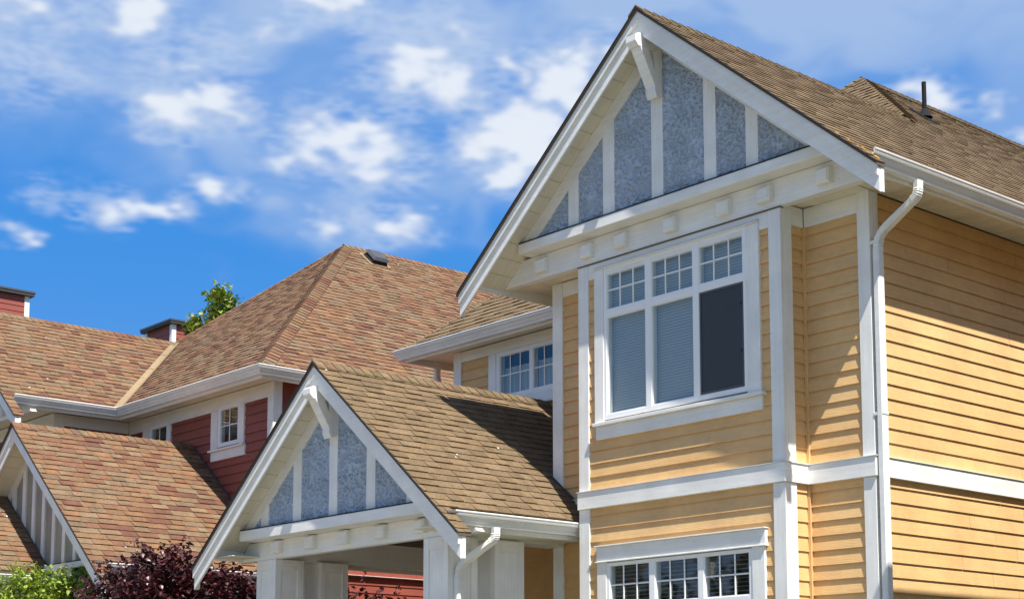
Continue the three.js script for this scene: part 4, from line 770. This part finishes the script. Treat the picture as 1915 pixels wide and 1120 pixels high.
// ================================================================ trees and shrubs
function leafShape(len, wid, round) {
  const t = [], n = round ? 7 : 5, P = [];
  for (let k = 0; k <= n; k++) { const s = k / n, w = round ? Math.sin(Math.PI * Math.pow(s, .8)) : Math.sin(Math.PI * Math.pow(s, .75)); P.push([s * len, w * wid / 2, -.25 * len * s * s]); }
  for (let k = 0; k < n; k++) { const a = P[k], b = P[k + 1]; for (const s of [-1, 1]) t.push(a[0], a[2], 0, b[0], b[2], 0, b[0], b[2] + .28 * b[1], s * b[1], a[0], a[2], 0, b[0], b[2] + .28 * b[1], s * b[1], a[0], a[2] + .28 * a[1], s * a[1]); }
  return build(t);
}
function tree(name, label, category, o, group) {
  const T = thing(name, label, category, group), R = rng(o.seed), pos = [], q = new THREE.Quaternion(), e = new THREE.Euler(), mtx = new THREE.Matrix4(), sc = V3(), col = new THREE.Color();
  const [tx, tz] = o.trunk, wood = [];
  const limb = (A, B, r0, r1, bend = .1) => { const a = V3(...A), b = V3(...B), mid = a.clone().lerp(b, .5).add(V3((R() - .5) * bend, 0, (R() - .5) * bend)); const g = new THREE.TubeGeometry(new THREE.QuadraticBezierCurve3(a, mid, b), 6, 1, 6).toNonIndexed(); const p = g.attributes.position, cv = new THREE.QuadraticBezierCurve3(a, mid, b), c = V3(), d = V3();
    for (let i = 0; i < p.count; i++) { d.fromBufferAttribute(p, i); let bt = 0, bd = 1e9; for (let k = 0; k <= 6; k++) { cv.getPointAt(k / 6, c); const D = c.distanceTo(d); if (D < bd) { bd = D; bt = k / 6; } } cv.getPointAt(bt, c); d.sub(c).normalize().multiplyScalar(r0 + (r1 - r0) * bt).add(c); p.setXYZ(i, d.x, d.y, d.z); } g.computeVertexNormals(); return g; };
  const fork = [tx, o.fork, tz]; wood.push(limb([tx, -.05, tz], fork, o.r, o.r * .7));
  for (const b of o.blobs) {
    wood.push(limb(fork, [b[0], b[1], b[2]], o.r * .55, .012, .4));
    const nt = b[6];
    for (let k = 0; k < nt; k++) {                               // twigs fan out of the blob, leaves along each twig
      const u = R() * 2 - 1, ph = R() * 6.283, rr = Math.pow(R(), .45), s = Math.sqrt(1 - u * u);
      const D = V3(s * Math.cos(ph), u * .9 + .1, s * Math.sin(ph)), end = V3(b[0] + D.x * b[3] * rr, b[1] + D.y * b[4] * rr, b[2] + D.z * b[5] * rr);
      const sprig = R() < .25 ? 1.25 : 1, dir = D.clone().add(V3((R() - .5) * .8, .55 * R() + .2, (R() - .5) * .8)).normalize(), L = o.twig * (.6 + .7 * R()) * sprig;
      if (k % 3 === 0) wood.push(limb([end.x - dir.x * L * .6, end.y - dir.y * L * .6, end.z - dir.z * L * .6], [end.x + dir.x * L, end.y + dir.y * L, end.z + dir.z * L], .006, .0015, .04));
      const hue = R();
      for (let l = 0; l < o.perTwig; l++) { const f = l / o.perTwig, p = end.clone().addScaledVector(dir, L * (f * 1.05)).add(V3((R() - .5), (R() - .5), (R() - .5)).multiplyScalar(o.spread)); pos.push([p, R(), R(), R(), .65 + .6 * R(), hue * .6 + R() * .4]); }
    }
  }
  add(T, 'trunk', wood.map(g => { const h = g.clone(); return h; }), M.bark);
  const m = new THREE.MeshPhysicalMaterial({ color: 0xffffff, roughness: o.rough || .55, transmission: o.trans ?? .3, thickness: 0, side: THREE.DoubleSide });
  const im = new THREE.InstancedMesh(o.leaf, m, pos.length); im.name = 'crown'; im.userData.kind = 'stuff'; im.castShadow = im.receiveShadow = true;
  pos.forEach(([p, a, b, c, s, h], i) => { e.set((a - .5) * 1.9, b * 6.283, (c - .5) * 1.9); q.setFromEuler(e); mtx.compose(p, q, sc.setScalar(s)); im.setMatrixAt(i, mtx); const n = o.cols.length - 1, k = Math.min(n - 1e-6, h * n), j = Math.floor(k), f = k - j, A = o.cols[j], B = o.cols[j + 1]; col.setRGB(A[0] + (B[0] - A[0]) * f, A[1] + (B[1] - A[1]) * f, A[2] + (B[2] - A[2]) * f); im.setColorAt(i, col); });
  T.add(im); return T;
}
const burgundy = [[.030, .006, .010], [.055, .009, .013], [.085, .014, .018], [.15, .026, .026]];
tree('burgundy_tree', 'burgundy leaved tree growing between the two porches', 'tree', { seed: 5, trunk: [-9.6, 1.4], fork: 1.3, r: .07, twig: .26, perTwig: 14, spread: .085, trans: .25, rough: .42, leaf: leafShape(.074, .06, true), cols: burgundy,
  blobs: [[-9.55, 3.05, 2.35, .5, .48, .55, 190], [-9.5, 3.20, 1.75, .60, .60, .6, 260], [-9.45, 3.68, 1.95, .2, .16, .24, 22], [-9.55, 3.55, 1.65, .30, .25, .3, 30], [-9.6, 3.15, .9, .6, .50, .65, 230], [-9.5, 3.05, .1, .6, .5, .6, 200], [-9.4, 2.95, -.9, .55, .5, .6, 160], [-9.3, 3.2, -1.55, .3, .3, .4, 34], [-9.7, 2.4, 2.4, .5, .6, .6, 130], [-9.6, 2.4, 1.2, .7, .6, .9, 170]] });
tree('green_shrub', 'bright yellow-green leafy shrub below the red house porch gable', 'shrub', { seed: 9, trunk: [-11.9, 2.9], fork: 1.5, r: .05, twig: .2, perTwig: 12, spread: .06, trans: .4, leaf: leafShape(.075, .042, false), cols: [[.08, .14, .012], [.20, .31, .02], [.36, .46, .03], [.52, .55, .035]],
  blobs: [[-11.9, 3.28, 2.75, .42, .42, .45, 220], [-11.85, 3.36, 2.0, .42, .40, .42, 220], [-11.8, 3.42, 1.55, .3, .3, .3, 80], [-11.9, 3.05, 3.3, .4, .35, .4, 150], [-11.9, 2.6, 2.6, .5, .5, .8, 140], [-11.75, 2.95, 1.3, .4, .4, .4, 110]] });
const farLeaf = leafShape(.13, .10, false), farCols = [[.10, .17, .014], [.20, .30, .02], [.32, .38, .03], [.55, .42, .08]];
tree('slender_tree', 'taller slender green tree rising behind the red house roof', 'tree', { seed: 14, trunk: [-22.2, -6.5], fork: 7.5, r: .12, twig: .30, perTwig: 9, spread: .09, trans: .4, leaf: farLeaf, cols: farCols,
  blobs: [[-22.1, 11.2, -6.4, .22, .45, .22, 60], [-22.1, 10.6, -6.45, .38, .5, .38, 120], [-22.05, 9.9, -6.5, .48, .6, .48, 170], [-22.05, 8.9, -6.5, .5, .6, .5, 110]] }, 'trees behind the red house');
tree('slender_tree_001', 'small thin green treetop beside the red chimney', 'tree', { seed: 15, trunk: [-22.7, -6.0], fork: 8, r: .08, twig: .16, perTwig: 9, spread: .06, trans: .4, leaf: farLeaf, cols: farCols,
  blobs: [[-22.66, 10.8, -5.95, .09, .28, .09, 26], [-22.66, 10.3, -5.95, .14, .35, .14, 44], [-22.66, 9.7, -5.95, .2, .4, .2, 50]] }, 'trees behind the red house');
const streetLeaf = leafShape(.30, .22, false);
[[-27, 31], [-21, 33], [-34, 32], [-15, 34]].forEach(([x, z], i) => tree('street_tree' + (i ? '_00' + i : ''), 'round street tree across the road, outside the view', 'tree', { seed: 30 + i, trunk: [x, z], fork: 3, r: .16, twig: .7, perTwig: 9, spread: .3, trans: .3, leaf: streetLeaf, cols: [[.05, .06, .012], [.09, .09, .02], [.20, .12, .03]],
  blobs: [[x, 5.6, z, 2, 1.7, 2, 150], [x + .8, 4.2, z - .6, 1.8, 1.3, 1.8, 110], [x - .9, 4.4, z + .5, 1.7, 1.4, 1.7, 110]] }, 'trees across the road'));

renderer.render(scene, camera);
